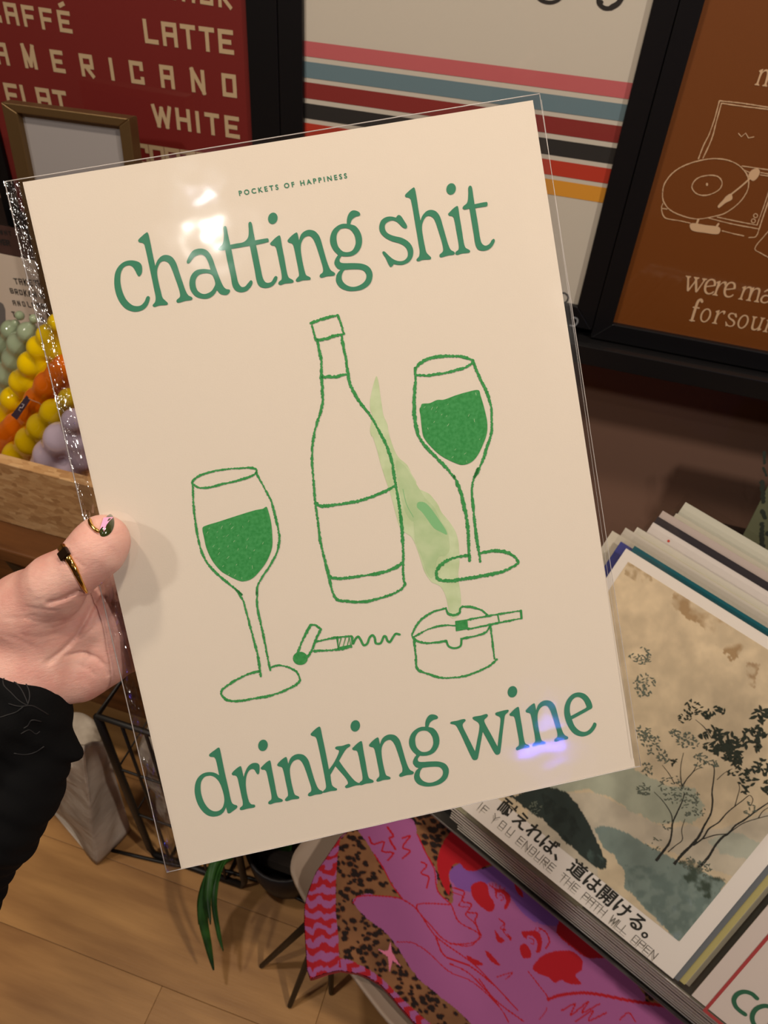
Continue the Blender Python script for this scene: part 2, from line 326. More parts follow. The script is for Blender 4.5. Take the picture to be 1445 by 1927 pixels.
# ------------------------------------------------------------------ room
M_floor = mat('floor_wood', (.3, .17, .07), .42, .4)
tint(M_floor, 3.5, srgb(138, 96, 54), srgb(196, 148, 90), .28, .74, stretch=(.8, 6, 1), detail=6)
bump(M_floor, 40, .15, .001, stretch=(.5, 10, 1))
M_gap = mat('floor_gap', srgb(104, 72, 40), .8)
floor = box('floor', (-3, 3, -3.2, 1.6, -.03, -.004), M_gap); tag(floor, kind='structure')
plank = None; nb = 0; y = -1.0
while y < 1.5:
    x = -1.9 + RNG.uniform(0, .6)
    while x < 1.6:
        if plank is None:
            plank = box('floorboard', (0, 1.1974, 0, .1584, -.012, 0), M_floor, floor, .0005); o = plank
        else:
            o = bpy.data.objects.new('floorboard', plank.data); COL.objects.link(o); o.parent = floor
            b = o.modifiers.new('bevel', 'BEVEL'); b.width = .0005; b.segments = 2; b.limit_method = 'ANGLE'
        o.location = (x, y, 0); x += 1.198
    y += .159
M_wall = mat('wall_paint', srgb(134, 102, 86), .75, .3); bump(M_wall, 60, .1, .001)
M_wall2 = mat('wall_paint_warm', (.35, .27, .2), .8); M_ceil = mat('ceiling_paint', (.25, .2, .16), .9)
WB = WY + .12
tag(box('wall_back', (-3, 3, WB, WB + .1, 0, 2.7), M_wall), kind='structure')
tag(box('wall_left', (-3.1, -3, -3.2, 1.3, 0, 2.7), M_wall2), kind='structure')
tag(box('wall_right', (3, 3.1, -3.2, 1.3, 0, 2.7), M_wall2), kind='structure')
tag(box('wall_front', (-3, 3, -3.3, -3.2, 0, 2.7), M_wall2), kind='structure')
tag(box('ceiling', (-3, 3, -3.2, 1.3, 2.7, 2.8), M_ceil), kind='structure')

# ------------------------------------------------------------------ wall frames
M_black = mat('black_frame', srgb(15, 14, 16), .35, .35); bump(M_black, 90, .1, .0005, stretch=(1, 1, .1))
M_glaze = film('glazing', (.93, .93, .93), 3, .08, .004, .05, .0)
M_red = mat('red_print', srgb(118, 24, 20), .6); M_cream = mat('cream_ink', srgb(196, 170, 134), .7)
M_pwhite = mat('white_print', srgb(206, 198, 184), .7); M_orange = mat('ochre_print', srgb(116, 60, 0), .6)
M_cream2 = mat('pale_ink', srgb(214, 178, 140), .7); M_ink = mat('black_ink', srgb(30, 28, 27), .7)

def frame_thing(name, label, pl, x0, x1, y0, y1, bl, br, bb, bt, paper_m, depth=.03, mframe=None, group=None, lip=.009, cat='frame', glass=True):
    """x0..x1, y0..y1: the opening in plane metres (v down); b*: border widths"""
    mframe = mframe or M_black
    root = empty(name, pl.matrix(), label, cat, group)
    X0, X1, Y0, Y1 = x0 - bl, x1 + br, y0 - bt, y1 + bb
    def bar(c): 
        q = [(u, -v, lip) for u, v in c] + [(u, -v, lip - depth) for u, v in c]
        bevel(hull('frame_bar', [q[3], q[2], q[1], q[0], q[7], q[6], q[5], q[4]], mframe, root), .0015)
    bar([(X0, Y0), (X1, Y0), (x1, y0), (x0, y0)]); bar([(X1, Y0), (X1, Y1), (x1, y1), (x1, y0)])
    bar([(X1, Y1), (X0, Y1), (x0, y1), (x1, y1)]); bar([(X0, Y1), (X0, Y0), (x0, y0), (x0, y1)])
    box('backing_board', (x0, x1, -y1, -y0, lip - depth, -.002), M_ink, root)
    mesh('paper', [(x0, -y1, 0), (x1, -y1, 0), (x1, -y0, 0), (x0, -y0, 0)], [(0, 1, 2, 3)], paper_m, root)
    if glass: mesh('glass_pane', [(x0, -y1, .003), (x1, -y1, .003), (x1, -y0, .003), (x0, -y0, .003)], [(0, 1, 2, 3)], M_glaze, root)
    return root
u_ = lambda px, py: WP.hit(px, py)
# red coffee print (left), striped print (middle), ochre print (right)
r_x1 = u_(472, 130)[0]; mid1 = u_(529, 130)[0]; s_x0 = u_(573, 130)[0]; s_x1 = u_(1197, 130)[0]; mid2 = u_(1245, 130)[0]; o_x0 = u_(1289, 130)[0]
r_x0 = u_(3, 255)[0]; s_y1 = u_(1091.5, 574)[1]; o_y1 = u_(1165, 608)[1]
print('frames', r_x0, r_x1, mid1, s_x0, s_x1, mid2, o_x0, s_y1, o_y1)
YT = -.30
redf = frame_thing('framed_print', 'black framed red poster listing coffee names in blocky cream capitals', WP, r_x0, r_x1, YT, s_y1 + .02, .03, mid1 - r_x1 - .001, .03, .03, M_red, cat='framed poster')
strf = frame_thing('framed_print', 'black framed cream poster with pink, blue, red, black and yellow stripes', WP, s_x0, s_x1, YT, s_y1, s_x0 - mid1, mid2 - s_x1 - .001, .035, .03, M_pwhite, cat='framed poster')
orgf = frame_thing('framed_print', 'black framed ochre poster with a line drawing of a record player', WP, o_x0, o_x0 + .53, YT, o_y1, o_x0 - mid2, .035, .03, .03, M_orange, cat='framed poster')

# blocky capitals on a 0..1 grid (x right, y down), drawn as square-cut strokes
BL = {'A': [[(.1,1.02),(.1,.09),(.9,.09),(.9,1.02)],[(.1,.52),(.9,.52)]], 'M': [[(.1,1.02),(.1,.0),(.5,.85),(.9,.0),(.9,1.02)]], 'E': [[(1,.09),(.1,.09),(.1,.91),(1,.91)],[(.1,.5),(.85,.5)]],
 'R': [[(.1,1.02),(.1,.09),(.9,.09),(.9,.55),(.1,.55)],[(.4,.55),(.95,1.02)]], 'I': [[(.12,0),(.12,1.02)]], 'C': [[(.9,.4),(.9,.09),(.1,.09),(.1,.91),(.9,.91),(.9,.66)]],
 'N': [[(.1,1.02),(.1,.03),(.9,.97),(.9,-.02)]], 'O': [[(.1,.5),(.1,.09),(.9,.09),(.9,.91),(.1,.91),(.1,.45)]], 'L': [[(.1,-.02),(.1,.91),(.95,.91)]], 'T': [[(-.02,.09),(1.02,.09)],[(.5,.09),(.5,1.02)]],
 'F': [[(1,.09),(.1,.09),(.1,1.02)],[(.1,.52),(.85,.52)]], 'W': [[(0,-.02),(.25,.95),(.5,.15),(.75,.95),(1,-.02)]], 'H': [[(.1,-.02),(.1,1.02)],[(.9,-.02),(.9,1.02)],[(.1,.5),(.9,.5)]],
 'K': [[(.1,-.02),(.1,1.02)],[(.9,-.02),(.3,.5),(1,1.02)]], 'B': [[(.1,.5),(.1,.09),(.9,.09),(.9,.5),(.1,.5),(.1,.91),(.9,.91),(.9,.5)]], 'D': [[(.1,.5),(.1,.09),(.8,.09),(.9,.25),(.9,.75),(.8,.91),(.1,.91),(.1,.45)]],
 'U': [[(.1,-.02),(.1,.91),(.9,.91),(.9,-.02)]], 'P': [[(.1,1.02),(.1,.09),(.9,.09),(.9,.55),(.1,.55)]], 'Y': [[(0,0),(.5,.5),(.5,1.02)],[(1,0),(.5,.5)]], 'S': [[(.9,.2),(.8,.07),(.2,.07),(.1,.25),(.3,.45),(.75,.55),(.9,.75),(.8,.93),(.2,.93),(.08,.8)]],
 '-': [[(.1,.5),(.9,.5)]], '.': [[(.1,.95),(.2,.95)]]}
def block_text(ink, word, bl, br, top, w=.2, wd=.72, glyphs=BL, widths=None, wob=0.0, cap=False):
    """bl, br: photograph points at both ends of the baseline; top: the top left of the first letter"""
    a, b, t = (np.array(ink.pl.hit(*p)) for p in (bl, br, top)); d = b - a; Ln = np.linalg.norm(d); d = d / Ln; up = np.array([d[1], -d[0]]); Hh = abs((t - a) @ up)
    ws = [(widths or {}).get(c, {'I': .25, ' ': .5, '.': .2}.get(c, 1.0)) for c in word]; lw = Hh * wd
    gap = (Ln - sum(ws) * lw) / max(1, len(word) - 1); x = 0
    for c, k in zip(word, ws):
        for st in glyphs.get(c, []):
            P = []
            for q in st:
                q = (q[0] + RNG.uniform(-wob, wob), q[1] + RNG.uniform(-wob, wob))
                P.append(a + d * (x + (q[0] * lw * (k if c != 'I' else 1))) + up * Hh * (1 - q[1]))
            P = np.array(P); hw = Hh * w / 2
            for i in range(len(P) - 1):
                e = nrm(P[i + 1] - P[i]) * (hw if i > 0 and not cap else 0); e2 = nrm(P[i + 1] - P[i]) * (hw if i < len(P) - 2 and not cap else 0)
                ink.line_uv([P[i] - e * .98, P[i + 1] + e2 * .98], Hh * w, cap=cap)
        x += k * lw + gap
ik = Ink(WP)
block_text(ik, 'CAFFE', (-18, 39), (137.6, 63), (-25, -1), wd=.78)
ik.line([(111, 11), (121, 6)], 6, straight=True, cap=False)
ik.build('lettering', M_cream, redf, .0006); ik = Ink(WP)
block_text(ik, 'BLACK', (276, -9), (436, 16), (272, -49), wd=.78)
ik.build('lettering', M_cream, redf, .0006); ik = Ink(WP)
block_text(ik, 'LATTE', (274.3, 80.5), (441, 103), (268.4, 35.7), wd=.78)
ik.build('lettering', M_cream, redf, .0006); ik = Ink(WP)
block_text(ik, 'AMERICANO', (-3, 119.5), (445.5, 184.2), (-10, 78.5), wd=.72)
ik.build('lettering', M_cream, redf, .0006); ik = Ink(WP)
block_text(ik, 'FLAT', (16, 196), (131, 213), (10.4, 156), wd=.78, widths={'L': .9})
ik.build('lettering', M_cream, redf, .0006); ik = Ink(WP)
block_text(ik, 'WHITE', (292, 236.5), (452, 261.5), (285, 196), wd=.78, widths={'W': 1.25})
ik.build('lettering', M_cream, redf, .0006); ik = Ink(WP)
block_text(ik, 'CORTADO', (257, 309), (462, 341), (251, 268), wd=.78)
ik.build('lettering', M_cream, redf, .0006)
# stripes
def stripe(pa, pb, ha, col, nm):
    va = u_(*pa)[1]; vb = u_(*pb)[1]
    mesh('stripe', [(s_x0, -vb, .0005), (s_x1, -vb, .0005), (s_x1, -va, .0005), (s_x0, -va, .0005)], [(0, 1, 2, 3)], mat(nm, col, .7), strf)
k3 = lambda x, y: (560 + x / 1.633, y / 1.633)
sv = [((575, 80.5), (575, 112.5), (196, 98, 102)), ((575, 121), (575, 152), (104, 130, 140)), ((575, 161), (575, 193), (136, 38, 34)), ((575, 200.5), (575, 232), (36, 34, 33)), ((575, 241), (575, 268), (186, 52, 28)), ((575, 277), (575, 308), (218, 150, 42))]
# the lower stripes are measured at the right edge of the print
sr = [((1189, 156), (1183, 186.5)), ((1182, 197), (1176, 229)), ((1174, 238), (1168, 270)), ((1167, 280), (1161, 310)), ((1160, 319), (1153, 347)), ((1151, 355), (1143, 383))]
for i, (a, b, c) in enumerate(sv): stripe(sr[i][0], sr[i][1], 0, srgb(*c), 'stripe_ink_%d' % i)
ik = Ink(WP)
ik.line([(1000, -18), (1018, 0), (1036, 4.5), (1052, -1), (1062, -14)], 6)
ik.line([(1126, -6), (1127, 6), (1138, 15), (1152, 14), (1166, 4), (1176, -14)], 7); ik.line([(1150, 14), (1163, 6), (1172, -8)], 10); ik.dot((1131, 4), 4.5)
ik.line([(1054, 553), (1062, 551), (1069, 558), (1066, 567), (1058, 570)], 3.2)
ik.build('lettering', M_ink, strf, .0007)
ik = Ink(WP.off(.009)); ik.line([(1073, 612), (1080, 613), (1086, 607), (1086, 600), (1080, 597)], 3.4)  # open grey loop on the frame bar below the stripes
ik.build('loop_mark', mat('grey_mark', srgb(120, 122, 126), .6), strf, .0095)

# ochre poster drawing
ik = Ink(WP); z4 = Z(1145, 280, 4.817); z3 = Z(1000, 0, 3.247)
J = dict(jit=.35)
for p in ([(1020,970),(1050,890),(1085,820),(1120,720),(1148,615)],[(1048,965),(1100,850),(1130,740),(1160,632)]): ik.line(z3(p), 2.0, **J)
ik.line(z3([(1148,615),(1300,632),(1445,655),(1560,675)]), 2.0, **J); ik.line(z3([(1160,630),(1300,650),(1445,668),(1560,690)]), 2.0, **J)
ik.line(z3([(1265,815),(1282,835),(1308,812),(1325,842),(1358,836)]), 1.8, straight=True)
ik.line(z4([(490,400),(510,310),(590,210),(700,145),(830,105),(960,88),(1090,105),(1200,165),(1265,260),(1260,370),(1190,480),(1060,580),(940,615),(800,635),(680,610),(560,555),(500,480)]), 2.0, closed=True, **J)
ik.line(z4([(755,340),(800,270),(900,240),(990,250),(1028,300),(1010,360),(940,405),(860,422),(790,400)]), 2.0, closed=True, **J)
ik.dot(z4([(892,322)])[0], 2, ry=3)
ik.blob(z4([(1270,230),(1300,190),(1350,178),(1372,205),(1350,260),(1310,290),(1275,265)]))
ik.line(z4([(1290,260),(1200,340),(1110,412)]), 3.2); ik.blob(z4([(1110,405),(1120,455),(1060,490),(1000,535),(988,520),(1040,460),(1065,430)]))
ik.line(z4([(492,495),(480,530),(490,590),(520,628),(640,650),(740,672)]), 1.8, **J); ik.line(z4([(488,540),(530,545)]), 1.8)
ik.blob(z4([(735,690),(760,672),(880,690),(1000,708),(1014,740),(990,772),(870,760),(755,738)])); ik.line(z4([(798,680),(812,645)]), 4); ik.line(z4([(975,710),(995,680)]), 4)
for p in ([(985,618),(1160,655),(1340,690)],[(910,628),(1120,680),(1360,725)],[(1030,742),(1120,765),(1225,788)],[(1270,803),(1330,797),(1350,770)]): ik.line(z4(p), 1.8, **J)
for p in ([(1345,690),(1400,540),(1450,390),(1500,240)],[(1350,770),(1400,620),(1460,450),(1520,260)],[(1365,722),(1420,550),(1480,380)]): ik.line(z4(p), 1.8, **J)
for c in ((1332,605),(1312,652)): ik.line(z4([(c[0]+18*math.cos(t), c[1]+18*math.sin(t)) for t in np.linspace(0,2*math.pi,8,endpoint=False)]), 1.6, closed=True)
for p in ([(1210,155),(1330,172),(1560,205)],[(1230,192),(1275,212)],[(1380,215),(1560,245)],[(1375,235),(1560,262)]): ik.line(z4(p), 1.8, **J)
ik.line(z4([(1500,690),(1410,790),(1325,905),(1380,945),(1500,1010)]), 1.8, **J)
# serif words re-using the traced letters
def ext(ch):
    a = np.array(GUV[ch][0]); return a[:, 0].min(), a[:, 0].max(), a[:, 1].max()
XH = ext('n')[2] - np.array(GUV['n'][0])[:, 1].min()
def serif_word(ink, word, bl, br, top, gapk=.08):
    a, b, t = (np.array(ink.pl.hit(*p)) for p in (bl, br, top)); d = b - a; Ln = np.linalg.norm(d); d /= Ln; up = np.array([d[1], -d[0]]); Hh = abs((t - a) @ up)
    k = Hh / XH; items = []
    for c in word:
        if c == 'm':
            x0, x1, y1 = ext('n'); w = x1 - x0; items.append((w * 1.62, [('n', 0), ('n', w * .62)]))
        elif c == 'u': items.append((ext('n')[1] - ext('n')[0], [('u', 0)]))
        elif c == 'o': items.append(((ext('g')[1] - ext('g')[0]) * .85, [('o', 0)]))
        elif c == 'l': items.append(((ext('i')[1] - ext('i')[0]), [('l', 0)]))
        elif c == 'f': items.append(((ext('t')[1] - ext('t')[0]) * .75, [('f', 0)]))
        elif c == ' ': items.append((XH * .32, []))
        else: items.append((ext(c)[1] - ext(c)[0], [(c, 0)]))
    tot = sum(w for w, _ in items) * k; gap = (Ln - tot) / max(1, len(word) - 1); x = 0
    for w, parts in items:
        for c, dx in parts:
            f = lambda q, ox=0, oy=0: tuple(a + d * (x + (q[0] - ox + dx) * k) + up * (oy - q[1]) * k)
            if c in GUV:
                x0, x1, y1 = ext(c); y1 = ext(c)[2] if c in 'nihktdrawsce' else y1
                ink.fill_uv([[f(q, x0, y1) for q in l] for l in GUV[c]])
            elif c == 'u':
                x0, x1, y1 = ext('n'); ink.fill_uv([[f((x0 + x1 - q[0], 2 * y1 - XH - q[1]), x0, y1) for q in l] for l in GUV['n']])
            elif c == 'o':
                r1 = w * .5; r2 = XH * .5
                ell = lambda s1, s2: [f((w * .5 + r1 * s1 * math.cos(q), -r2 + r2 * s2 * math.sin(q)), 0, 0) for q in np.linspace(0, 2 * math.pi, 28, endpoint=False)]
                ink.fill_uv([ell(1, 1.03), ell(.66, .84)])
            elif c in 'lf':
                sw = XH * .17
                if c == 'l':
                    ink.line_uv([f((w * .55, 0)), f((w * .5, -XH * 1.62))], sw * k); ink.line_uv([f((w * .1, -XH * 1.5)), f((w * .5, -XH * 1.64))], sw * k * .8); ink.line_uv([f((w * .1, 0)), f((w, 0))], sw * k * .55)
                else:
                    P = spline([(w * .45, 0), (w * .45, -XH * 1.1), (w * .55, -XH * 1.45), (w * .85, -XH * 1.55), (w * 1.1, -XH * 1.42)], sub=6)
                    ink.line_uv([f(q) for q in P], sw * k); ink.line_uv([f((w * .1, -XH * .95)), f((w * .95, -XH * .95))], sw * k * .6); ink.line_uv([f((w * .15, 0)), f((w * .85, 0))], sw * k * .55)
        x += w * k + gap
serif_word(ik, 'were', (1281.5, 546), (1378, 561), (1280, 517))
serif_word(ik, 'made', (1388, 563), (1497, 580), (1393, 536))
serif_word(ik, 'for', (1296, 602), (1357, 611), (1301, 576))
serif_word(ik, 'sound', (1362, 613), (1487, 632), (1366, 587))
serif_word(ik, 'mood', (1419, 160), (1545, 176), (1424, 128))
ik.build('drawing', M_cream2, orgf, .0006)

# picture ledge under the frames
PLx = (WP.world(r_x0 - .3, 0)[0], WP.world(o_x0 + .75, 0)[0])
led_z = WP.world(0, o_y1 + .032)[2]; led_y = WP.world(0, o_y1 + .032)[1]
M_led = mat('black_ledge', srgb(20, 19, 20), .35, .4)
led = empty('picture_ledge', ((PLx[0] + PLx[1]) / 2, led_y, led_z), 'long black picture ledge carrying the three black framed posters', 'ledge')
hx = (PLx[1] - PLx[0]) / 2
box('shelf_board', (-hx, hx, -.050, WB - led_y, -.018, -.001), M_led, led, .001)
box('front_lip', (-hx, hx, -.062, -.050, -.018, .014), M_led, led, .001)
box('bracket_rail', (-hx, hx, .03, WB - led_y, -.055, -.018), M_led, led)

# ------------------------------------------------------------------ display table, crate and what stands in it
M_table = mat('table_wood', (.2, .1, .04), .45, .4); tint(M_table, 6, srgb(92, 56, 28), srgb(126, 80, 42), stretch=(.6, 5, 8), detail=5); bump(M_table, 30, .15, .001, stretch=(.5, 8, 8))
CY0 = .632; TZ = float(at_y(80, 1003, CY0)[2]); TYF = .602; print('TZ', TZ)
tx0, tx1 = -1.7, -.12
tab = empty('display_table', ((tx0 + tx1) / 2, (TYF + WB) / 2, 0), 'long brown wooden display table under the chipboard crate', 'table')
cxm, cym = (tx0 + tx1) / 2, (TYF + WB) / 2
bb = lambda x0, x1, y0, y1, z0, z1: (x0 - cxm, x1 - cxm, y0 - cym, y1 - cym, z0, z1)
box('tabletop', bb(tx0, tx1, TYF - .02, WB - .005, TZ - .028, TZ), M_table, tab, .003)
zap = at_y(200, 1330, TYF)[2]; print('apron low', zap)
box('apron', bb(tx0 + .02, tx1 - .02, TYF, TYF + .02, zap, TZ - .028), M_table, tab, .002)
for xx in (tx0 + .03, tx1 - .08): 
    for yy in (TYF + .022, WB - .08): box('leg', bb(xx, xx + .05, yy, yy + .05, 0, TZ - .028), M_table, tab, .002)
M_dark = mat('dark_metal', srgb(22, 20, 19), .4, .5)
hp = at_y(32, 1072, TYF - .004)
mesh('handle_plate', [(hp[0] - cxm + a, -.002 + TYF - cym, hp[2] + b) for a, b in ((-.02, .012), (.022, .002), (.0, -.022), (-.008, -.02))], [(0, 3, 2, 1)], M_dark, tab)

M_osb = mat('chipboard', (.5, .33, .17), .75, .3)
def osb():
    m = M_osb; b = m.node_tree.nodes['Principled BSDF']; tc = N(m, 'ShaderNodeTexCoord'); mp = N(m, 'ShaderNodeMapping'); mp.inputs['Scale'].default_value = (60, 190, 150); mp.inputs['Rotation'].default_value = (.2, .5, .4)
    v = N(m, 'ShaderNodeTexVoronoi'); v.inputs['Scale'].default_value = 1; L(m, tc.outputs['Object'], mp.inputs[0]); L(m, mp.outputs[0], v.inputs[0])
    L(m, ramp(m, v.outputs['Color'], [(.1, srgb(176, 132, 86)), (.5, srgb(200, 156, 106)), (.9, srgb(216, 176, 126))]), b.inputs['Base Color'])
osb(); bump(M_osb, 120, .4, .002)
# crate: front board plane slightly in front of the table middle
fa = at_y(0, 858, CY0); fb = at_y(176, 930, CY0); CX1 = fb[0] + .24; CZ = (fa[2] + fb[2]) / 2; print('crate', fa, fb)
CX0 = CX1 - .66; CD = .26; T = .016
cr = empty('chipboard_crate', ((CX0 + CX1) / 2, CY0 + CD / 2, TZ), 'open chipboard crate holding glossy bubble candles on the table', 'crate')
cb = lambda x0, x1, y0, y1, z0, z1: (x0 - (CX0 + CX1) / 2, x1 - (CX0 + CX1) / 2, y0 - CY0 - CD / 2, y1 - CY0 - CD / 2, z0 - TZ, z1 - TZ)
box('front_board', cb(CX0, CX1, CY0, CY0 + .018, TZ + .001, CZ), M_osb, cr, .001); box('back_board', cb(CX0, CX1, CY0 + CD - T, CY0 + CD, TZ + .001, CZ), M_osb, cr, .001)
box('side_board', cb(CX0, CX0 + T, CY0 + T, CY0 + CD - T, TZ + .001, CZ), M_osb, cr, .001); box('side_board', cb(CX1 - T, CX1, CY0 + T, CY0 + CD - T, TZ + .001, CZ), M_osb, cr, .001)
box('bottom_board', cb(CX0 + T, CX1 - T, CY0 + T, CY0 + CD - T, TZ + .001, TZ + .012), M_osb, cr)

def gloss(name, c, ss=.0): return mat(name, c, .07, .5, Coat_Weight=.5, Coat_Roughness=.05)
def candle(label, beads, y0, y1, col, k=.009, name='bubble_candle', dot=None):
    """beads: photograph x, y, radius in pixels; y0..y1: distance from the camera wall-ward, first to last bead"""
    b2 = []
    for a, b in zip(beads[:-1], beads[1:]):
        b2.append(a)
        if math.hypot(a[0]-b[0], a[1]-b[1]) < 70: b2.append(((a[0]+b[0])/2, (a[1]+b[1])/2, min(a[2], b[2]) * .78))
    beads = b2 + [beads[-1]]; n = len(beads); C = []; R = []
    for i, (px, py, r) in enumerate(beads):
        yy = y0 + (y1 - y0) * i / max(1, n - 1); P = at_y(px, py, yy); d = (P - CAM) @ RW[:, 2]
        if P[2] - r * d / F < TZ + .015 and len(C) > 2: continue
        C.append(P); R.append(r * d / F)
    C = np.array(C); R = np.array(R); base = C[np.argmin(C[:, 2])].copy()
    def fn(G):
        f = np.full(G.shape[:-1], 9.0)
        for c, r in zip(C, R): f = smin(f, np.linalg.norm(G - c, axis=-1) - r, k)
        return f
    lo = (C - R[:, None]).min(0) - .012; hi = (C + R[:, None]).max(0) + .012
    V, Fc = surface(fn, lo, hi, .0022)
    root = mesh(name, V - base, Fc.tolist(), gloss(name + '_' + label.split()[1], col), None, True); root.location = base
    return tag(root, label, 'candle', 'glossy bubble candles in the chipboard crate'), C, R
candle('glossy grey-green bubble candle at far left of the crate', [(37,594,9),(22,622,20),(10,648,24),(-6,678,27),(-14,708,28),(-20,738,30),(-28,770,30),(-32,800,30)], 0.853, 0.850, srgb(142, 156, 128))
candle('glossy grey-green bubble candle beside the yellow one', [(64,600,9),(53,626,20),(38,648,24),(31,676,26),(20,704,28),(8,732,29),(0,760,30),(-6,790,30),(-12,820,30)], 0.829, 0.825, srgb(150, 164, 136))
candle('glossy yellow bubble candle leaning behind the orange one', [(108,608,18),(92,632,23),(104,660,22),(75,655,24),(92,690,24),(60,686,26),(44,719,26),(70,722,24),(28,752,26),(12,780,26),(-2,806,28),(-14,834,28)], 0.795, 0.790, srgb(226, 190, 4))
candle('glossy orange candle of fused bubbles with a dark paper tag', [(124,690,24),(112,706,26),(92,724,27),(74,752,27),(60,776,26),(36,800,27),(22,815,26),(6,830,27),(-12,846,28)], 0.760, 0.755, srgb(216, 104, 8), k=.013)
candle('glossy mustard-yellow bubble candle between orange and lilac', [(130,750,20),(102,776,26),(80,803,28),(60,830,30),(36,858,30),(14,880,30)], 0.724, 0.720, srgb(206, 172, 6), k=.012)
candle('glossy pale lilac candle at the crate front', [(140,792,24),(116,826,33),(97,856,33),(88,878,30),(152,830,24),(160,862,26),(138,884,28)], 0.688, 0.686, srgb(186, 170, 188), k=.012)
# tag tied to the orange candle
tp = lambda px, py, y=0.723: at_y(px, py, y)
tg = np.array([tp(50,744,0.731), tp(57,753,0.731), tp(32,790,0.720), tp(21,781,0.720)]); nn_ = nrm(np.cross(tg[1] - tg[0], tg[3] - tg[0])); nn_ = nn_ if nn_[1] < 0 else -nn_
tagr = hull('paper_tag', list(tg + nn_ * .0006) + list(tg - nn_ * .0006), mat('dark_card', srgb(62, 48, 66), .6)); tag(tagr, 'small dark purple paper tag tied to the orange candle', 'tag')
cen = tg.mean(0)
def bil(a, b): return (tg[0]*(1-a)+tg[1]*a)*(1-b) + (tg[3]*(1-a)+tg[2]*a)*b + nn_*.0011
tube('tag_mark', [bil(a, b) for a, b in ((.25,.35),(.6,.3),(.7,.45),(.35,.5),(.4,.62),(.75,.6))], .0007, mat('pale_mark', srgb(190, 180, 190), .6), tagr, 5)
tube('string', [tp(*q) for q in ((54,750,0.727),(62,754,0.725),(73,758,0.726),(82,766,0.731))], .0009, mat('string', srgb(170, 120, 90), .7), tagr, 5)

# handwritten card and dark card standing behind the crate
M_card = mat('card_white', srgb(212, 196, 180), .7); M_ghost = mat('grey_shape', srgb(112, 108, 106), .7)
KP = Plane(at_y(40, 520, 1.09), [1, 0, 0], [0, -.06, -1]); kq = lambda px, py: KP.hit(px, py)
card = empty('greeting_card', KP.matrix(), 'cream card with handwritten black capitals standing behind the candles', 'card')
c0 = kq(-60, 470); c1 = kq(48, 484); c2v = (TZ + .001 - KP.O[2]) / KP.V[2]; cx1 = kq(150, 500)[0]
ty = kq(0, 478)[1]
box('card_panel', (c0[0] - .02, cx1, -c2v, -ty, -.002, 0), M_card, card)
ik = Ink(KP)
BH = dict(BL)
def hand(word, bl, br, top): block_text(ik, word, bl, br, top, w=.17, wd=.62, wob=.05, cap=True)
hand('TAKE', (29, 534), (62, 538), (29, 523)); hand('THESE', (66, 538), (104, 543), (66, 527))
hand('BROKEN', (21, 552), (70, 560), (21, 542)); hand('WINGS', (78, 562), (122, 568), (78, 552))
hand('AND', (26, 574), (49, 577), (26, 565)); hand('LEARN', (54, 578), (94, 583), (54, 568))
hand('TO', (25, 596), (40, 598), (26, 586)); hand('FLY', (58, 601), (84, 606), (58, 592)); hand('AGAIN', (22, 616), (64, 622), (22, 606))
ik.build('lettering', M_ink, card, .0006)
ik = Ink(KP); ik.fill([(-40,572),(0,568),(6,572),(10,582),(11,606),(6,618),(-40,622)]); ik.build('grey_picture', M_ghost, card, .0004)
KB = Plane(at_y(20, 440, 1.10), [1, 0, 0], [0, -.06, -1])
b0 = KB.hit(-60, 418); b1 = KB.hit(24, 429)
dk = empty('greeting_card', KB.matrix(), 'dark red-brown card with faint black writing behind the cream card', 'card')
dv = (TZ + .001 - KB.O[2]) / KB.V[2]
box('card_panel', (b0[0], b1[0] + .03, -dv, -b1[1], -.002, 0), mat('brown_card', srgb(70, 44, 38), .7), dk)
ik = Ink(KB); block_text(ik, 'WNT', (2, 441), (22, 443), (2, 433), w=.2, wob=.06, cap=True); block_text(ik, 'KER', (2, 460), (20, 462), (2, 450), w=.2, wob=.06, cap=True)
ik.build('lettering', M_ink, dk, .0006)

# small brass frame with a blank grey insert, leaning in front of the red poster
M_brass = mat('aged_brass', srgb(120, 94, 60), .4, .5, .7); bump(M_brass, 60, .25, .001)
GP = Plane(at_y(125, 225, 1.075), [.995, .07, 0], [0, -.10, -1]); gq = lambda px, py: GP.hit(px, py)
g_in0 = gq(40, 208); g_in1 = gq(231, 238); gx0 = gq(10, 190)[0]; gx1 = gq(250, 222)[0]; gy0 = gq(128, 205)[1]
iy0 = (g_in0[1] + g_in1[1]) / 2; gbot = (TZ + .016 - GP.O[2]) / GP.V[2]
M_blank = mat('grey_paper', srgb(150, 145, 145), .7)
gf = frame_thing('photo_frame', 'small aged brass frame with blank grey paper before the red poster', GP, g_in0[0], g_in1[0], iy0, gbot, g_in0[0] - gx0, gx1 - g_in1[0], .016, iy0 - gy0, M_blank, .026, M_brass, lip=.012, glass=False, cat='picture frame')

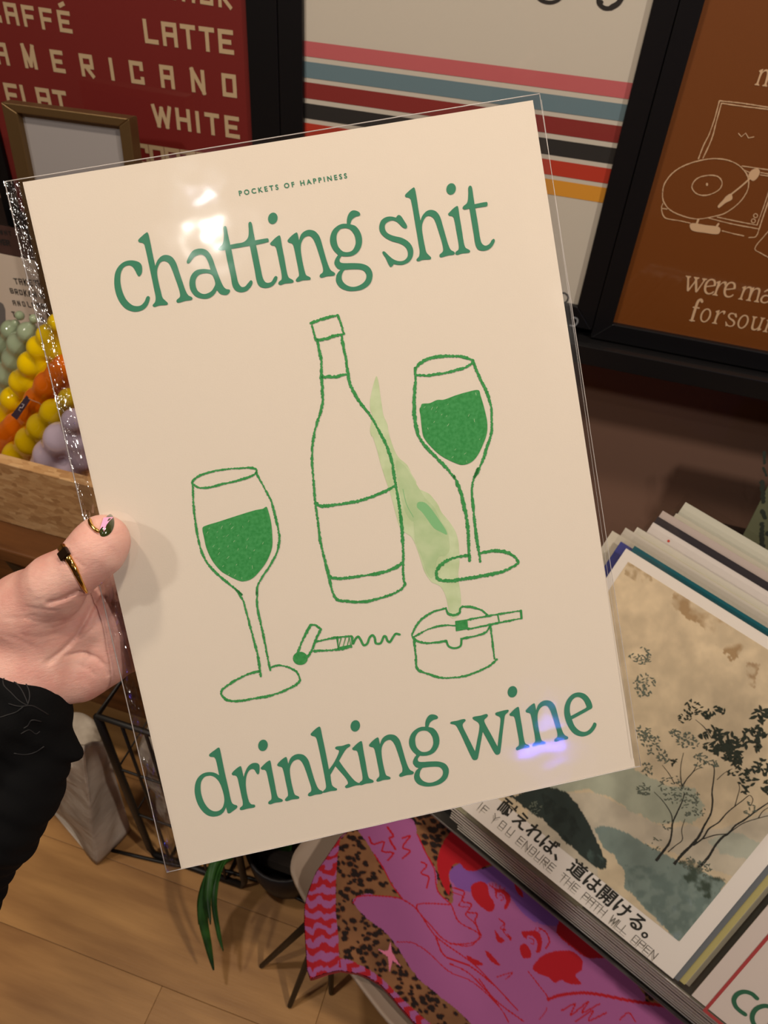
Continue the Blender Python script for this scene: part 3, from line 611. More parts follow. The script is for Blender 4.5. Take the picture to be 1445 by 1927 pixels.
# ------------------------------------------------------------------ leaning prints in the browser rack
M_sheet = mat('print_paper', srgb(244, 236, 226), .55, .35); M_film = film('print_sleeve', (.96, .96, .96), 9, .5, .006, .07, .015, stretch=(1, 1, 1))
M_edge = mat('film_edge_gleam', srgb(226, 218, 206), .25, .6, Coat_Weight=.6)  # pale colour stands in for the gleam along the sleeve bottoms
M_jp = vcol('watercolour', .55, .35)
def inside(poly, X, Y):
    poly = np.array(poly, float)[:, :2]; r = np.zeros(X.shape, bool); j = len(poly) - 1
    for i in range(len(poly)):
        (xi, yi), (xj, yj) = poly[i], poly[j]
        if yi != yj: r ^= ((yi > Y) != (yj > Y)) & (X < (xj - xi) * (Y - yi) / (yj - yi) + xi)
        j = i
    return r
def fbm(X, Y, s, seed=0, oct=4):
    r = np.random.RandomState(seed); T = r.rand(64, 64); out = np.zeros(X.shape); a = 1; tot = 0
    for o in range(oct):
        x = X / s * 2**o + 7.3 * o; y = Y / s * 2**o + 3.1 * o; xi = np.floor(x).astype(int); yi = np.floor(y).astype(int); fx = x - xi; fy = y - yi
        fx = fx*fx*(3-2*fx); fy = fy*fy*(3-2*fy); g = lambda i, j: T[(xi + i) % 64, (yi + j) % 64]
        out += a * ((g(0,0)*(1-fx)+g(1,0)*fx)*(1-fy) + (g(0,1)*(1-fx)+g(1,1)*fx)*fy); tot += a; a *= .5
    return out / tot
def C_(*c): return np.array(srgb(*c))
def soft_print(name, pl, u0, u1, v0, v1, step, paint, m, parent, h, mask=None, height=None):
    nu, nv = int((u1 - u0) / step) + 1, int((v1 - v0) / step) + 1
    U, V = np.meshgrid(np.linspace(u0, u1, nu), np.linspace(v0, v1, nv)); P = pl.O + U[..., None] * pl.U + V[..., None] * pl.V
    px = to_px(P.reshape(-1, 3)).reshape(nv, nu, 2); X, Y = px[..., 0], px[..., 1]; c = paint(X, Y)
    Hh = h + (height(U, V, X, Y) if height else 0) * np.ones_like(U); idx = np.arange(nu * nv).reshape(nv, nu)
    q = np.stack([idx[:-1, :-1], idx[1:, :-1], idx[1:, 1:], idx[:-1, 1:]], -1).reshape(-1, 4)
    if mask is not None:
        mk = mask(X, Y); keep = (mk[:-1, :-1] & mk[1:, :-1] & mk[1:, 1:] & mk[:-1, 1:]).ravel(); q = q[keep]
    used = np.unique(q); remap = -np.ones(nu * nv, int); remap[used] = np.arange(len(used))
    VV = np.stack([U.ravel(), -V.ravel(), Hh.ravel()], 1)[used]
    return mesh(name, VV, remap[q].tolist(), m, parent, True, c.reshape(-1, 3)[used])
def sheet(name, u0, u1, v0, v1, m, parent, h=0.0, t=.0008):
    return box(name, (u0, u1, -v1, -v0, h - t, h), m, parent)
def sleeved(name, label, pl, u0, u1, v0, v1, m, group='sleeved prints standing in the browser rack', marg=.006, board=.0012, cat='art print'):
    r = empty(name, pl.matrix(), label, cat, group); sheet('paper', u0, u1, v0, v1, m, r, 0, board)
    if board > .002: tube('sleeve_edge', [(u0 - marg, -v1 - .002, .0005), ((u0 + u1) / 2, -v1 - .0026, .0008), (u1 + marg, -v1 - .002, .0005)], .0011, M_edge, r, 6)
    mesh('clear_sleeve', [(u0 - marg, -v1 - marg * .5, .0012), (u1 + marg, -v1 - marg * .5, .0012), (u1 + marg, -v0 + marg * 1.6, .0012), (u0 - marg, -v0 + marg * 1.6, .0012)], [(0, 1, 2, 3)], M_film, r)
    return r
sq = lambda px, py: SP.hit(px, py)
jp = sleeved('art_print', 'sleeved watercolour print of trees with Japanese writing, frontmost in rack', SP, 0, .32, 0, .32 * 1.27, M_sheet)
a0 = sq(1182, 1057); a1 = sq(1278, 1771.7); art = (a0[0], a1[0], a0[1], a1[1])
z6 = Z(1180, 1300, 4.817); z5 = Z(845, 1427, 2.408); zr = Z(1045, 900, 3.5675)
def paint_jp(X, Y):
    n1, n2, n3 = fbm(X, Y, 70, 1), fbm(X, Y, 14, 2), fbm(X, Y, 30, 5); c = C_(226, 206, 172) * np.ones(X.shape + (1,))
    def lay(poly, col, a=1.0, nz=None, soft=None):
        mk = inside(poly, X + (n2 - .5) * 8, Y + (n1 - .5) * 8).astype(float) * a
        if nz is not None: mk = mk * np.clip((nz - .35) * 4, 0, 1)
        c[:] = c * (1 - mk[..., None]) + C_(*col) * mk[..., None]
    c = c * (.86 + .26 * n1[..., None]) * (.9 + .2 * n2[..., None])
    w = np.clip((Y - 1180) / 260, 0, 1)[..., None]; c = c * (1 - w * .6) + C_(214, 198, 166) * w * .6
    c_ = c
    def L2(poly, col, a=1.0, nz=None, wob=8):
        mk = inside(poly, X + (n2 - .5) * wob, Y + (n1 - .5) * wob).astype(float) * a
        if nz is not None: mk = mk * np.clip((nz - .38) * 5, 0, 1)
        c_[:] = c_ * (1 - mk[..., None]) + C_(*col) * mk[..., None]
    L2(zr([(800,760),(900,800),(960,890),(1060,900),(1200,1000),(1250,1090),(1230,1200),(1180,1230),(1130,1150),(1060,1110),(960,1000),(860,900),(780,830)]), (158, 124, 80), .8, n3, 26)
    L2(zr([(480,560),(640,590),(660,700),(560,720),(470,650)]), (166, 138, 98), .7, n2, 20); L2(zr([(1280,1240),(1380,1250),(1340,1400),(1270,1390)]), (166, 130, 90), .7, n2, 20)
    L2(z6([(-900,560),(0,720),(150,760),(300,800),(450,860),(600,900),(720,1010),(640,1120),(560,1190),(430,1200),(300,1210),(150,1150),(0,1070),(-400,900),(-900,900)]), (168, 182, 164), .75, None, 30)
    L2(z6([(-900,900),(-300,930),(0,1070),(150,1150),(300,1220),(420,1250),(560,1210),(700,1250),(900,1240),(1277,1100),(1500,1200),(1000,1700),(640,1560),(480,1500),(350,1440),(200,1380),(0,1300),(-150,1260),(-240,1300),(-300,1500),(-200,1900),(-500,1900),(-900,1500)]), (206, 196, 174), .95)
    L2(z6([(720,1330),(900,1290),(1100,1330),(1250,1420),(1100,1560),(900,1500),(800,1420)]), (176, 186, 170), .7, None, 24)
    L2(z5([(660,320),(690,308),(760,318),(870,368),(950,420),(1040,470),(1110,490),(1250,560),(1190,668),(1040,832),(940,730),(800,590),(792,500),(740,430),(700,400)]), (122, 144, 138), .92)
    L2(z5([(800,480),(1040,500),(1220,600),(1150,700),(1040,832),(820,600)]), (98, 118, 112), .6, n2); L2(z5([(960,600),(1100,640),(1080,760),(1030,830),(900,700)]), (140, 156, 160), .5, n3)
    L2(z5([(1050,470),(1130,450),(1160,520),(1240,540),(1280,580),(1240,640),(1150,620),(1080,560)]), (62, 76, 62), .9, n2, 24)
    L2(z5([(200,100),(300,40),(520,0),(560,100),(470,140)]), (180, 184, 166), .9)
    L2(z5([(60,40),(260,150),(300,180),(400,120),(495,130),(540,160),(580,210),(640,320),(690,400),(712,460),(712,492),(690,505),(660,490),(560,405),(420,280),(290,190),(100,60)]), (50, 62, 58), 1.0, None, 10)
    L2(z5([(420,150),(560,250),(620,380),(560,400),(440,280)]), (34, 44, 42), .7, n2); L2(z5([(620,400),(700,450),(700,500),(640,470)]), (84, 104, 98), .7, n2)
    d = np.clip((n3 - .5) * .5, -.1, .1)[..., None]; return np.clip(c_ * (1 + d), 0, 1)
soft_print('watercolour', SP, art[0], art[1], art[2], art[3], .0016, paint_jp, M_jp, jp, .0003)
M_dk = mat('brush_ink', srgb(44, 46, 42), .6); M_leaf = mat('leaf_ink', srgb(48, 58, 46), .6); M_leaf2 = mat('leaf_ink_pale', srgb(104, 114, 100), .6)
ik = Ink(SP)
for P, w0, w1 in [([(262,1540),(330,1450),(385,1370),(405,1280),(412,1200),(450,1110),(500,1000),(520,930)],4.6,1.6),([(410,1190),(405,1130),(370,1060),(310,980),(245,915)],1.8,.9),([(370,1460),(440,1400),(500,1350),(495,1260),(525,1160)],1.8,.9),
  ([(425,1570),(500,1480),(580,1400),(650,1320),(700,1220),(760,1110),(775,1000),(770,920),(785,800),(790,700),(770,660)],5.5,1.4),([(600,1400),(690,1330),(740,1250),(830,1190),(900,1110),(970,1050),(1050,990),(1110,945),(1140,980),(1122,1040)],3,1),([(975,1050),(1000,960),(1020,880),(1008,830)],1.6,.9),
  ([(650,1600),(740,1500),(800,1400),(870,1320),(920,1290),(980,1220),(1060,1170),(1180,1080),(1300,1000)],5,1.8),([(690,1340),(800,1305),(915,1295)],2,1.6),([(920,1290),(1050,1200),(1200,1150),(1320,1120)],1.8,1.2),([(1190,1150),(1230,1090),(1290,1050)],1.6,1),
  ([(490,885),(540,800),(600,730),(642,645)],2.2,.9),([(500,890),(485,760),(490,660),(512,560)],1.8,.9),([(430,840),(380,750),(318,670)],1.4,.7),([(590,740),(640,705),(690,695)],1.2,.7),([(815,805),(880,745),(955,705)],1.2,.8),([(760,420),(700,330),(620,260)],1.6,.8)]:
    ik.line(z6(P), w0, w1=w1, jit=.2, cap=False)
ik.build('branches', M_dk, jp, .0006)
def leaves(cl, m, nm, hh):
    ik = Ink(SP)
    for x, y, r, s, dens in cl:
        for _ in range(int(dens)):
            a, q = RNG.uniform(0, 6.28), r * math.sqrt(RNG.rand()); cx, cy = x + q * math.cos(a), y + q * math.sin(a); t = RNG.uniform(-.9, 1.6); ll, ww = s * RNG.uniform(.6, 1.25), s * RNG.uniform(.28, .5)
            P = [(cx + ll*u*math.cos(t) - ww*w*math.sin(t), cy + ll*u*math.sin(t) + ww*w*math.cos(t)) for u, w in ((-1,0),(-.4,.8),(.3,.8),(1,0),(.3,-.8),(-.4,-.8))]
            P = z6(P)
            if all(art[0] < SP.hit(*p)[0] < art[1] for p in (P[0], P[3])): ik.fill(P)
    ik.build(nm, m, jp, hh)
leaves([(900,500,125,38,60),(800,380,60,34,16),(1150,430,110,36,42),(1000,640,60,32,20),(1220,220,75,38,20),(830,180,55,26,14),(600,160,80,20,26),(520,235,60,18,20),(740,220,50,28,14),(700,390,45,30,9),(745,510,45,30,8),(1100,800,90,30,26),(1220,700,80,28,24),(1000,600,60,30,14),(1060,900,40,26,6),(960,740,45,22,9),(1290,880,80,32,14),(430,640,36,18,11)], M_leaf, 'dark_leaves', .0009)
leaves([(150,380,70,17,34),(230,490,90,17,46),(330,600,55,17,26),(190,705,60,16,22),(430,380,40,17,18),(530,440,80,16,44),(600,470,50,16,18),(670,630,70,16,36),(785,660,45,18,14),(150,890,60,17,30),(400,880,120,14,52),(500,960,105,14,46),(620,970,50,15,20),(650,1080,60,13,20),(560,1110,30,14,10),(370,1215,50,14,14),(1110,1070,60,18,16),(250,1390,70,12,16),(-830,1060,60,15,26)], M_leaf2, 'pale_leaves', .0008)
ik2 = [(120 + 0, -260, 70), ]
leaves([(120,-310,100,17,44),(160,-50,105,18,60),(560,1560,60,14,34),(700,1600,80,14,46)], M_leaf2, 'pale_leaves', .0007)
# writing on the print
def font_text(body, pl, bl, br, m, parent, name, h, height_px=None, bold=0.0, sy=1.0, uv=False):
    cu = bpy.data.curves.new(name, 'FONT'); cu.body = body; cu.offset = bold; cu.resolution_u = 3
    o = bpy.data.objects.new(name, cu); COL.objects.link(o); dg = bpy.context.evaluated_depsgraph_get(); me = bpy.data.meshes.new_from_object(o.evaluated_get(dg))
    bpy.data.objects.remove(o); n = len(me.vertices); co = np.empty(n * 3); me.vertices.foreach_get('co', co); co = co.reshape(n, 3)
    a, b = (np.array(q) if uv else np.array(pl.hit(*q)) for q in (bl, br)); d = b - a; Ln = np.linalg.norm(d); d /= Ln; up = np.array([d[1], -d[0]])
    k = Ln / (co[:, 0].max() - co[:, 0].min()); x = (co[:, 0] - co[:, 0].min()) * k; y = co[:, 1] * k * sy
    P = a + x[:, None] * d + y[:, None] * up; out = np.stack([P[:, 0], -P[:, 1], np.full(n, h)], 1); me.vertices.foreach_set('co', out.ravel()); me.update(); me.materials.clear(); me.materials.append(m)
    ob = bpy.data.objects.new(name, me); COL.objects.link(ob); ob.parent = parent; return ob
font_text('\u8010\u3048\u308c\u3070\u3001\u9053\u306f\u958b\u3051\u308b\u3002', SP, (936, 1520), (1216, 1766), M_dk, jp, 'japanese_lettering', .0006, bold=.021, sy=1.12)
THIN = dict(BL)
ik = Ink(SP)
def thin(word, bl, br, top): block_text(ik, word, bl, br, top, w=.065, wd=.75)
for dx, dy in ((-3.2, 4.0), (0, 0)):  # first pass paints the words' reflection in the sleeve as a faint offset copy
    if dx == 0: ik.build('lettering_reflection', mat('painted_reflection', srgb(184, 178, 166), .6), jp, .0005); ik = Ink(SP)
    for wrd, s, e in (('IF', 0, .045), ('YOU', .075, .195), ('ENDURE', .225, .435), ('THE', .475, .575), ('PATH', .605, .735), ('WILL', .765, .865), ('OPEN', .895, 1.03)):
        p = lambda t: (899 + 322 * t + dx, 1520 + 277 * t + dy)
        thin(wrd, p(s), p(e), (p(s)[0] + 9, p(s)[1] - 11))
ik.build('small_lettering', mat('thin_ink', srgb(84, 80, 74), .6), jp, .0006)

# the prints standing behind it: (photograph point of the visible top-left corner, depth behind, colour, right end u, label)
def behind(t, tl, u1, col, label, bot, name='art_print', wall=.6, u0=None, group='sleeved prints standing in the browser rack', mt=None):
    pl = SP.off(-t); q = pl.hit(*tl)
    return sleeved(name, label, pl, (q[0] if u0 is None else u0), u1, q[1], bot, mt or mat('sheet_' + label.split()[0] + label.split()[1], srgb(*col), .55, .35), group, board=.0028 if t > .018 else .0012)
VB = .32 * 1.27

behind(.003, (1172, 1037), .327, (120, 126, 130), 'grey sleeved print directly behind the watercolour print', VB, u0=.012)
behind(.0062, (1172, 1037), .335, (206, 194, 128), 'yellow sleeved print peeping out right of the grey print', VB, u0=.02)
behind(.0094, (1172, 1037), .341, (206, 200, 180), 'cream sleeved print peeping out right of the yellow print', VB, u0=.03)
behind(.0126, (1194, 1027), .30, (14, 100, 112), 'teal print with its top edge just above the watercolour print', VB)
behind(.0158, (1168, 1019), .29, (64, 72, 146), 'navy blue print with its left edge beside the watercolour print', VB)
behind(.019, (1172, 1037), .75, (92, 92, 84), 'dark green-grey sleeved print seen in the gap between the two stacks', VB + .5 * .019 + 1 * .004, u0=.2)
behind(.0250, (1152, 999), .33, (212, 204, 186), 'cream white print standing farthest left in the rack', VB)
behind(.0295, (1177, 993), .33, (206, 198, 184), 'off-white print behind the navy blue print', VB)
behind(.034, (1203, 1008), .72, (206, 202, 166), 'greenish cream print just above the teal edge', VB + .5 * .034 + 2 * .004)
behind(.040, (1199, 992), .72, (228, 222, 208), 'pale cream print behind the greenish cream one', VB + .5 * .040 + 3 * .004)
we = behind(.047, (1229, 983), .74, (222, 214, 208), 'cool white print with a small red dot in front of the black print', VB + .5 * .047 + 4 * .004)
behind(.054, (1238, 972), .74, (50, 46, 52), 'black print edge standing among the white prints', VB + .5 * .054 + 5 * .004)
behind(.062, (1247, 961), .74, (206, 190, 182), 'pinkish grey print directly behind the black print', VB + .5 * .062 + 6 * .004)
behind(.070, (1272, 966), .74, (206, 200, 182), 'cream print in front of the rearmost print', VB + .5 * .070 + 7 * .004)
behind(.078, (1290, 945), .76, (206, 204, 188), 'silvery grey print rearmost and tallest in the rack', VB + .5 * .078 + 8 * .004)
ik = Ink(SP.off(-.047)); ik.dot((1258, 1018), 2.6); ik.build('red_dot', mat('red_dot', srgb(200, 60, 40), .6), we, .0005)
# right-hand stack: white print with red border and green letters
ru0 = (SP.off(.003).hit(1445, 1710)[0] + SP.off(.003).hit(1291.5, 1878)[0]) / 2
rp = sleeved('art_print', 'white print with a thin red border and green capitals at right', SP.off(.003), ru0, ru0 + .3, .0, VB, mat('white_sheet', srgb(222, 208, 198), .5, .35), marg=.012)
R3 = SP.off(.003); ik = Ink(R3); q0 = R3.hit(1328.8, 1903.4); q1 = R3.hit(1445, 1757); bu = (q0[0] + q1[0]) / 2; bv = q0[1]
ik.line_uv([(bu, .03), (bu, bv), (ru0 + .28, bv)], .0042, cap=False); ik.line_uv([(bu, bv), (ru0 + .28, bv)], .0042); ik.build('red_border', mat('red_ink', srgb(176, 66, 66), .6), rp, .0006)
ik = Ink(R3); z8 = Z(1200, 1600, 5.9)
ik.line(z8([(1322,1640),(1265,1590),(1180,1568),(1105,1595),(1068,1655),(1085,1725),(1130,1775),(1190,1818)]), 8.5)
ik.line(z8([(1480,1735),(1400,1725),(1320,1755),(1275,1820),(1275,1890),(1310,1950),(1380,1990),(1450,1960),(1500,1880)]), 8.5); ik.build('lettering', mat('green_paint', srgb(46, 104, 76), .6), rp, .0006)

# the rack itself
M_steel = mat('grey_steel', srgb(150, 146, 140), .3, .5, .8)
rk = empty('print_rack', SP.matrix(), 'grey metal browser rack with a sloping back holding the sleeved prints', 'rack')
box('back_panel', (.05, .85, -VB - .03, -.06, -.0975, -.088), M_dark, rk)
VL = VB + .5 * .078 + 8 * .004
box('ledge', (-.03, .85, -VL - .0085, -VL - .0055, -.098, -.070), M_steel, rk, .001)
box('ledge_back', (-.03, .85, -VL - .0055, -VL + .05, -.0985, -.096), M_dark, rk)
Minv = SP.matrix().inverted()
for u in (.16, .72):
    P = SP.world(u, VB - .04, -.095); Q = np.array([P[0] + .04, P[1] + .26, .002]); tube('leg', [tuple(Minv @ Vector(P)), tuple(Minv @ Vector(Q))], .008, M_dark, rk)
    P = SP.world(u, .10, -.095); Q = np.array([P[0], P[1] + .06, .481]); tube('prop', [tuple(Minv @ Vector(P)), tuple(Minv @ Vector(Q))], .006, M_dark, rk)

# low cabinet behind the rack and the pale print standing on it
M_cab = mat('dark_cabinet', srgb(44, 34, 30), .6, .3)
cabx = empty('low_cabinet', (.85, 1.06, 0), 'low dark brown cabinet against the wall behind the print rack', 'cabinet')
box('cabinet_body', (-.55, .55, -.10, WB - 1.06 - .002, .0, .46), M_cab, cabx, .003); box('cabinet_top', (-.56, .56, -.11, WB - 1.06 - .001, .461, .48), M_cab, cabx, .003)
LP = Plane(at_y(1432, 930, 1.10), [1, .0, 0], [0, -.05, -1]); lq = LP.hit(1440, 815); lq2 = LP.hit(1426, 1050); lv = (.481 - LP.O[2]) / LP.V[2]
lp = empty('art_print', LP.matrix(), 'pale green print with dark ink marks at the right edge of the photo', 'art print')
box('paper', ((lq[0] + lq2[0]) / 2, .25, -lv, -lq[1], -.002, 0), mat('pale_green_sheet', srgb(104, 108, 82), .7), lp)
ik = Ink(LP)
for a, b, w in (((1438, 850), (1438, 872), 5), ((1436, 880), (1442, 895), 5), ((1434, 905), (1436, 945), 7), ((1434, 960), (1440, 975), 6), ((1434, 985), (1434, 1030), 9)): ik.line([a, b], w, jit=.4)
for _ in range(14): ik.dot((1440 + RNG.uniform(0, 60), RNG.uniform(840, 1030)), RNG.uniform(3, 8), n=8, ry=RNG.uniform(5, 14))
ik.build('ink_marks', mat('dark_green_ink', srgb(44, 52, 44), .7), lp, .0006)

# ------------------------------------------------------------------ the held print
M_paper = mat('cartridge_paper', srgb(214, 203, 188), .85, .15); bump(M_paper, 1100, .16, .0003, detail=4)
M_green = mat('green_ink_flat', srgb(56, 124, 95), .7, .2); M_crayon = mat('green_crayon', srgb(40, 134, 62), .75, .2)
M_smoke1 = mat('smoke_ink_pale', srgb(186, 200, 160), .85, .15); M_smoke2 = mat('smoke_ink', srgb(158, 186, 138), .85, .15); M_smoke3 = mat('smoke_ink_deep', srgb(126, 180, 126), .85, .15)
tint(M_crayon, 500, srgb(48, 132, 66), srgb(66, 146, 82)); tint(M_smoke1, 90, srgb(178, 194, 150), srgb(194, 206, 168)); tint(M_smoke2, 90, srgb(166, 188, 142), srgb(182, 198, 156))
hp_ = empty('art_print', HP.matrix(), 'large cream print in a clear sleeve, green lettering over a wine bottle', 'art print')
cq = [HP.hit(*p) for p in PAPER]
hull('paper', [(u, -v, 0) for u, v in cq][::-1] + [(u, -v, -.0014) for u, v in cq][::-1], M_paper, hp_)
# lettering: each letter placed by its stem top and its foot
ik = Ink(HP)
def put(ch, sA=None, sB=None, dA=None, dB=None):
    loops = GUV[ch]
    if sA is None: ik.fill_uv(loops); return
    a, b, c, d = (np.array(HP.hit(*p)) for p in (sA, sB, dA, dB)); z = complex(*(d - c)) / complex(*(b - a))
    ik.fill_uv([[((complex(*q) - complex(*a)) * z + complex(*c)).real for q in l] and [(lambda w: (w.real, w.imag))((complex(*q) - complex(*a)) * z + complex(*c)) for q in l] for l in loops])
def dotp(x, y): ik.dot((x, y), 8.9, 20, 10.9, .22)
for ch in ('c', 'h', 'a', 'tt', 'i', 'n', 'g', 's', 't'): put(ch)
iA, iB = (525.1, 443.2), (525.1, 536.1)
put('i', iA, iB, (859.6, 387.8), (857.8, 479.6)); dotp(513.4, 411); dotp(848.7, 355.8); put('h', (276.4, 437.5), (289.5, 577.5), (778.1, 353), (785.6, 491.6))
ik.build('lettering', M_green, hp_, .00025); ik = Ink(HP)
for ch in ('d', 'r', 'k', 'w', 'e'): put(ch)
for A, B in (((506.8, 1430.7), (506.0, 1513.0)), ((678.9, 1394.2), (677.0, 1477.0)), ((974.1, 1329.8), (971.4, 1411.4))): put('i', iA, iB, A, B)
for p in ((494.9, 1402.2), (668.5, 1365.7), (964, 1301.5)): dotp(*p)
nA, nB = (557.9, 437.6), (557.9, 530)
for A, B in (((537.9, 1424.1), (537.4, 1507)), ((710.5, 1387.3), (709.2, 1470.4)), ((1004.6, 1323.1), (1002.2, 1404.6))): put('n', nA, nB, A, B)
put('g', (677.7, 402.8), (659.9, 547.5), (823.9, 1349.3), (805.2, 1479.4))
ik.build('lettering', M_green, hp_, .00025)
font_text('P O C K E T S   O F   H A P P I N E S S', HP, (450.5, 368.5), (653.5, 335.0), M_green, hp_, 'small_lettering', .00025, bold=.022)

# drawing
zA, zB, zC, zD, zE, zF, zG = Z(340,860,5.558), Z(390,1080,5.558), Z(540,570,5.558), Z(560,820,5.558), Z(760,650,7.225), Z(780,860,6.568), Z(530,1130,3.0745)
sm = zC([(935,765),(905,850),(880,950),(866,1040),(872,1120),(890,1180),(878,1260),(868,1340),(885,1400)]) + zD([(780,0),(830,150),(860,270),(900,400),(970,610),(1010,760),(1040,870),(1065,950),(1110,1005),(1190,1060),(1250,1190),(1290,1310),(1330,1430),(1400,1530)]) + zF([(250,1565),(320,1600),(380,1708)]) + [(843,1142),(845,1156),(850,1163),(856,1163),(862,1158),(867,1140)] + zF([(570,1700),(545,1540),(540,1440),(555,1300),(550,1150),(542,1050),(520,960),(490,890),(450,830),(390,750),(330,680),(290,590),(230,510),(180,455),(130,430),(50,390),(20,340)]) + zD([(1240,480),(1190,400),(1170,350),(1140,300),(1050,220),(1000,120),(960,0)]) + zC([(1085,1440),(1060,1340),(1050,1270),(1010,1180),(990,1060),(975,960),(955,820)])
ik = Ink(HP); ik.blob(sm, 3); ik.build('smoke', M_smoke1, hp_, .00012)
ik = Ink(HP)
ik.blob(zD([(1030,260),(1080,280),(1150,350),(1190,420),(1250,520),(1340,660),(1420,740),(1480,850),(1530,980),(1520,1080),(1460,1020),(1390,900),(1300,820),(1230,900),(1180,880),(1120,780),(1080,640),(1050,500)]), 3)
ik.blob(zF([(0,540),(90,560),(180,620),(250,720),(330,800),(400,900),(425,1020),(430,1150),(380,1220),(300,1230),(260,1330),(250,1450),(200,1500),(140,1400),(90,1250),(30,1100),(0,1000)]), 3); ik.build('smoke_fold', M_smoke2, hp_, .00018)
ik = Ink(HP); ik.blob(zF([(40,560),(120,560),(190,620),(250,700),(320,800),(385,900),(400,960),(330,930),(240,880),(150,760),(90,680),(30,620)]), 3)
ik.line(zD([(1100,560),(1140,720),(1210,850)]), 1.2); ik.build('smoke_fold', M_smoke3, hp_, .00022)
ik = Ink(HP); J = dict(jit=.42)
rimA = [(120,265),(180,205),(280,165),(450,130),(620,118),(740,112),(790,130),(792,160),(740,200),(600,245),(450,280),(300,318),(200,322),(150,300)]
ik.line(zA(rimA), 3.6, closed=True, **J)
ik.line(zA([(128,300),(130,400),(140,560),(170,780),(210,960),(280,1110),(380,1220),(500,1320),(580,1385),(645,1445)]) + zB([(180,60),(300,160),(370,270),(410,400),(450,550),(490,700),(530,860),(560,1068)])[1:], 4.0, **J)
ik.line(zA([(790,165),(830,240),(890,350),(950,470),(990,620),(1025,780),(1032,880),(1000,1010),(930,1140),(850,1260),(805,1350),(797,1440)]) + zB([(520,180),(525,350),(560,520),(600,700),(630,860),(660,1005)]), 3.8, **J)
ik.line(zB([(540,1015),(420,1050),(300,1110),(180,1190),(145,1235),(170,1290),(240,1325),(350,1325),(500,1300),(680,1265),(850,1200),(950,1140),(970,1090),(930,1020),(850,975),(750,955),(660,978)]), 4.4, **J)
ik.build('wine_glass_drawing', M_crayon, hp_, .00028)
ik = Ink(HP)
ik.line(zC([(248,212),(380,165),(522,130)]), 4.6, **J); ik.line(zC([(530,130),(550,180),(570,240),(595,322)]), 4.8, **J); ik.line(zC([(595,322),(480,350),(390,380),(300,385)]), 4.8, **J); ik.line(zC([(298,385),(280,310),(262,240)]), 3.8, **J)
ik.line(zC([(315,390),(340,500),(360,620),(360,750),(370,900),(372,1030),(345,1160),(300,1300)]) + zD([(172,0),(155,110),(152,280),(168,500),(182,680),(210,880),(240,1110),(290,1320),(330,1470),(360,1620),(410,1710),(520,1730),(680,1735),(850,1700),(1000,1650),(1090,1598),(1125,1545)]), 4.8, **J)
ik.line(zC([(570,345),(590,460),(615,580),(635,720),(660,850),(720,970),(800,1090),(880,1190),(950,1320)]) + zD([(880,0),(940,130),(985,270),(1015,450),(1040,600),(1070,780),(1090,960),(1100,1140),(1105,1300),(1102,1440),(1120,1550)]), 4.8, **J)
ik.line(zC([(375,775),(500,772),(640,745)]), 6.4, **J)
ik.line(zD([(195,705),(230,730),(300,733),(450,715),(650,678),(850,610),(1012,530)]), 5.4, **J); ik.line(zD([(330,1465),(370,1485),(450,1492),(600,1475),(850,1435),(1000,1390),(1095,1330)]), 5.2, **J)
ik.build('wine_bottle_drawing', M_crayon, hp_, .00028)
ik = Ink(HP)
ik.line(zE([(150,330),(200,260),(300,195),(450,155),(650,145),(820,160),(940,205)]), 4.8, **J); ik.line(zE([(940,210),(900,262),(800,310),(600,365),(400,400),(280,410),(160,400)]), 5.2, **J)
ik.line(zE([(152,310),(158,450),(142,700),(140,900),(160,1080),(215,1260),(320,1400),(450,1530),(570,1660),(695,1806)]) + zF([(370,95),(480,220),(560,400),(610,600),(650,800),(665,1000),(673,1180),(678,1280)])[1:], 5.4, **J)
ik.line(zE([(935,215),(990,350),(1060,500),(1130,640),(1175,800),(1192,950),(1185,1200),(1130,1380),(1080,1540),(1010,1700),(952,1806)]) + zF([(790,130),(730,270),(708,430),(722,600),(740,780),(760,960),(785,1120),(810,1290)]), 4.6, **J)
ik.line(zF([(655,1218),(560,1228),(420,1270),(310,1350),(268,1430),(285,1500),(350,1528),(500,1522),(700,1490),(900,1455),(1100,1410),(1220,1350),(1278,1300),(1230,1230),(1130,1175),(1000,1160),(900,1168),(815,1190)]), 5.6, **J)
ik.build('wine_glass_drawing', M_crayon, hp_, .00028)
ik = Ink(HP)
ik.line(zG([(92,302),(120,232),(150,170),(168,140)]), 4.4, **J); ik.line(zG([(168,140),(195,142),(228,165)]), 3.6, **J); ik.line(zG([(226,166),(200,222),(175,285),(152,325)]), 4, **J); ik.dot(zG([(108,334)])[0], 14, 18, 12.5)
ik.line(zG([(198,238),(300,216),(400,205)]), 4, **J); ik.line(zG([(188,292),(300,285),(402,268)]), 4.4, **J)
ik.line(zG([(322,216),(326,284),(345,212),(352,280),(370,210),(376,276),(392,208),(400,270),(410,215)]), 4.2, straight=True); ik.line(zG([(330,276),(400,262)]), 5)
ik.line(zG([(406,208),(412,250),(425,225),(442,208),(456,225),(475,258),(495,248),(508,215),(525,200),(538,215),(545,246),(572,246),(592,206),(602,208),(612,232),(625,240),(642,215),(660,192),(682,196)]), 4.2)
ik.build('corkscrew_drawing', M_crayon, hp_, .00028)
ik = Ink(HP)
ik.line(zG([(948,44),(870,68),(800,118),(758,185),(757,212),(800,240),(860,246),(952,232)]), 4.0, **J); ik.line(zG([(952,232),(966,264),(1000,275),(1034,262),(1040,222)]), 3.8); ik.line(zG([(1038,220),(1120,205),(1180,182),(1205,150)]), 3.6, **J)
ik.line(zG([(762,212),(850,165),(930,144),(1010,145)]), 3.4, **J); ik.line(zG([(950,44),(965,75),(1000,83),(1030,68),(1036,38),(1100,38),(1160,58),(1190,86)]), 4.0, **J)
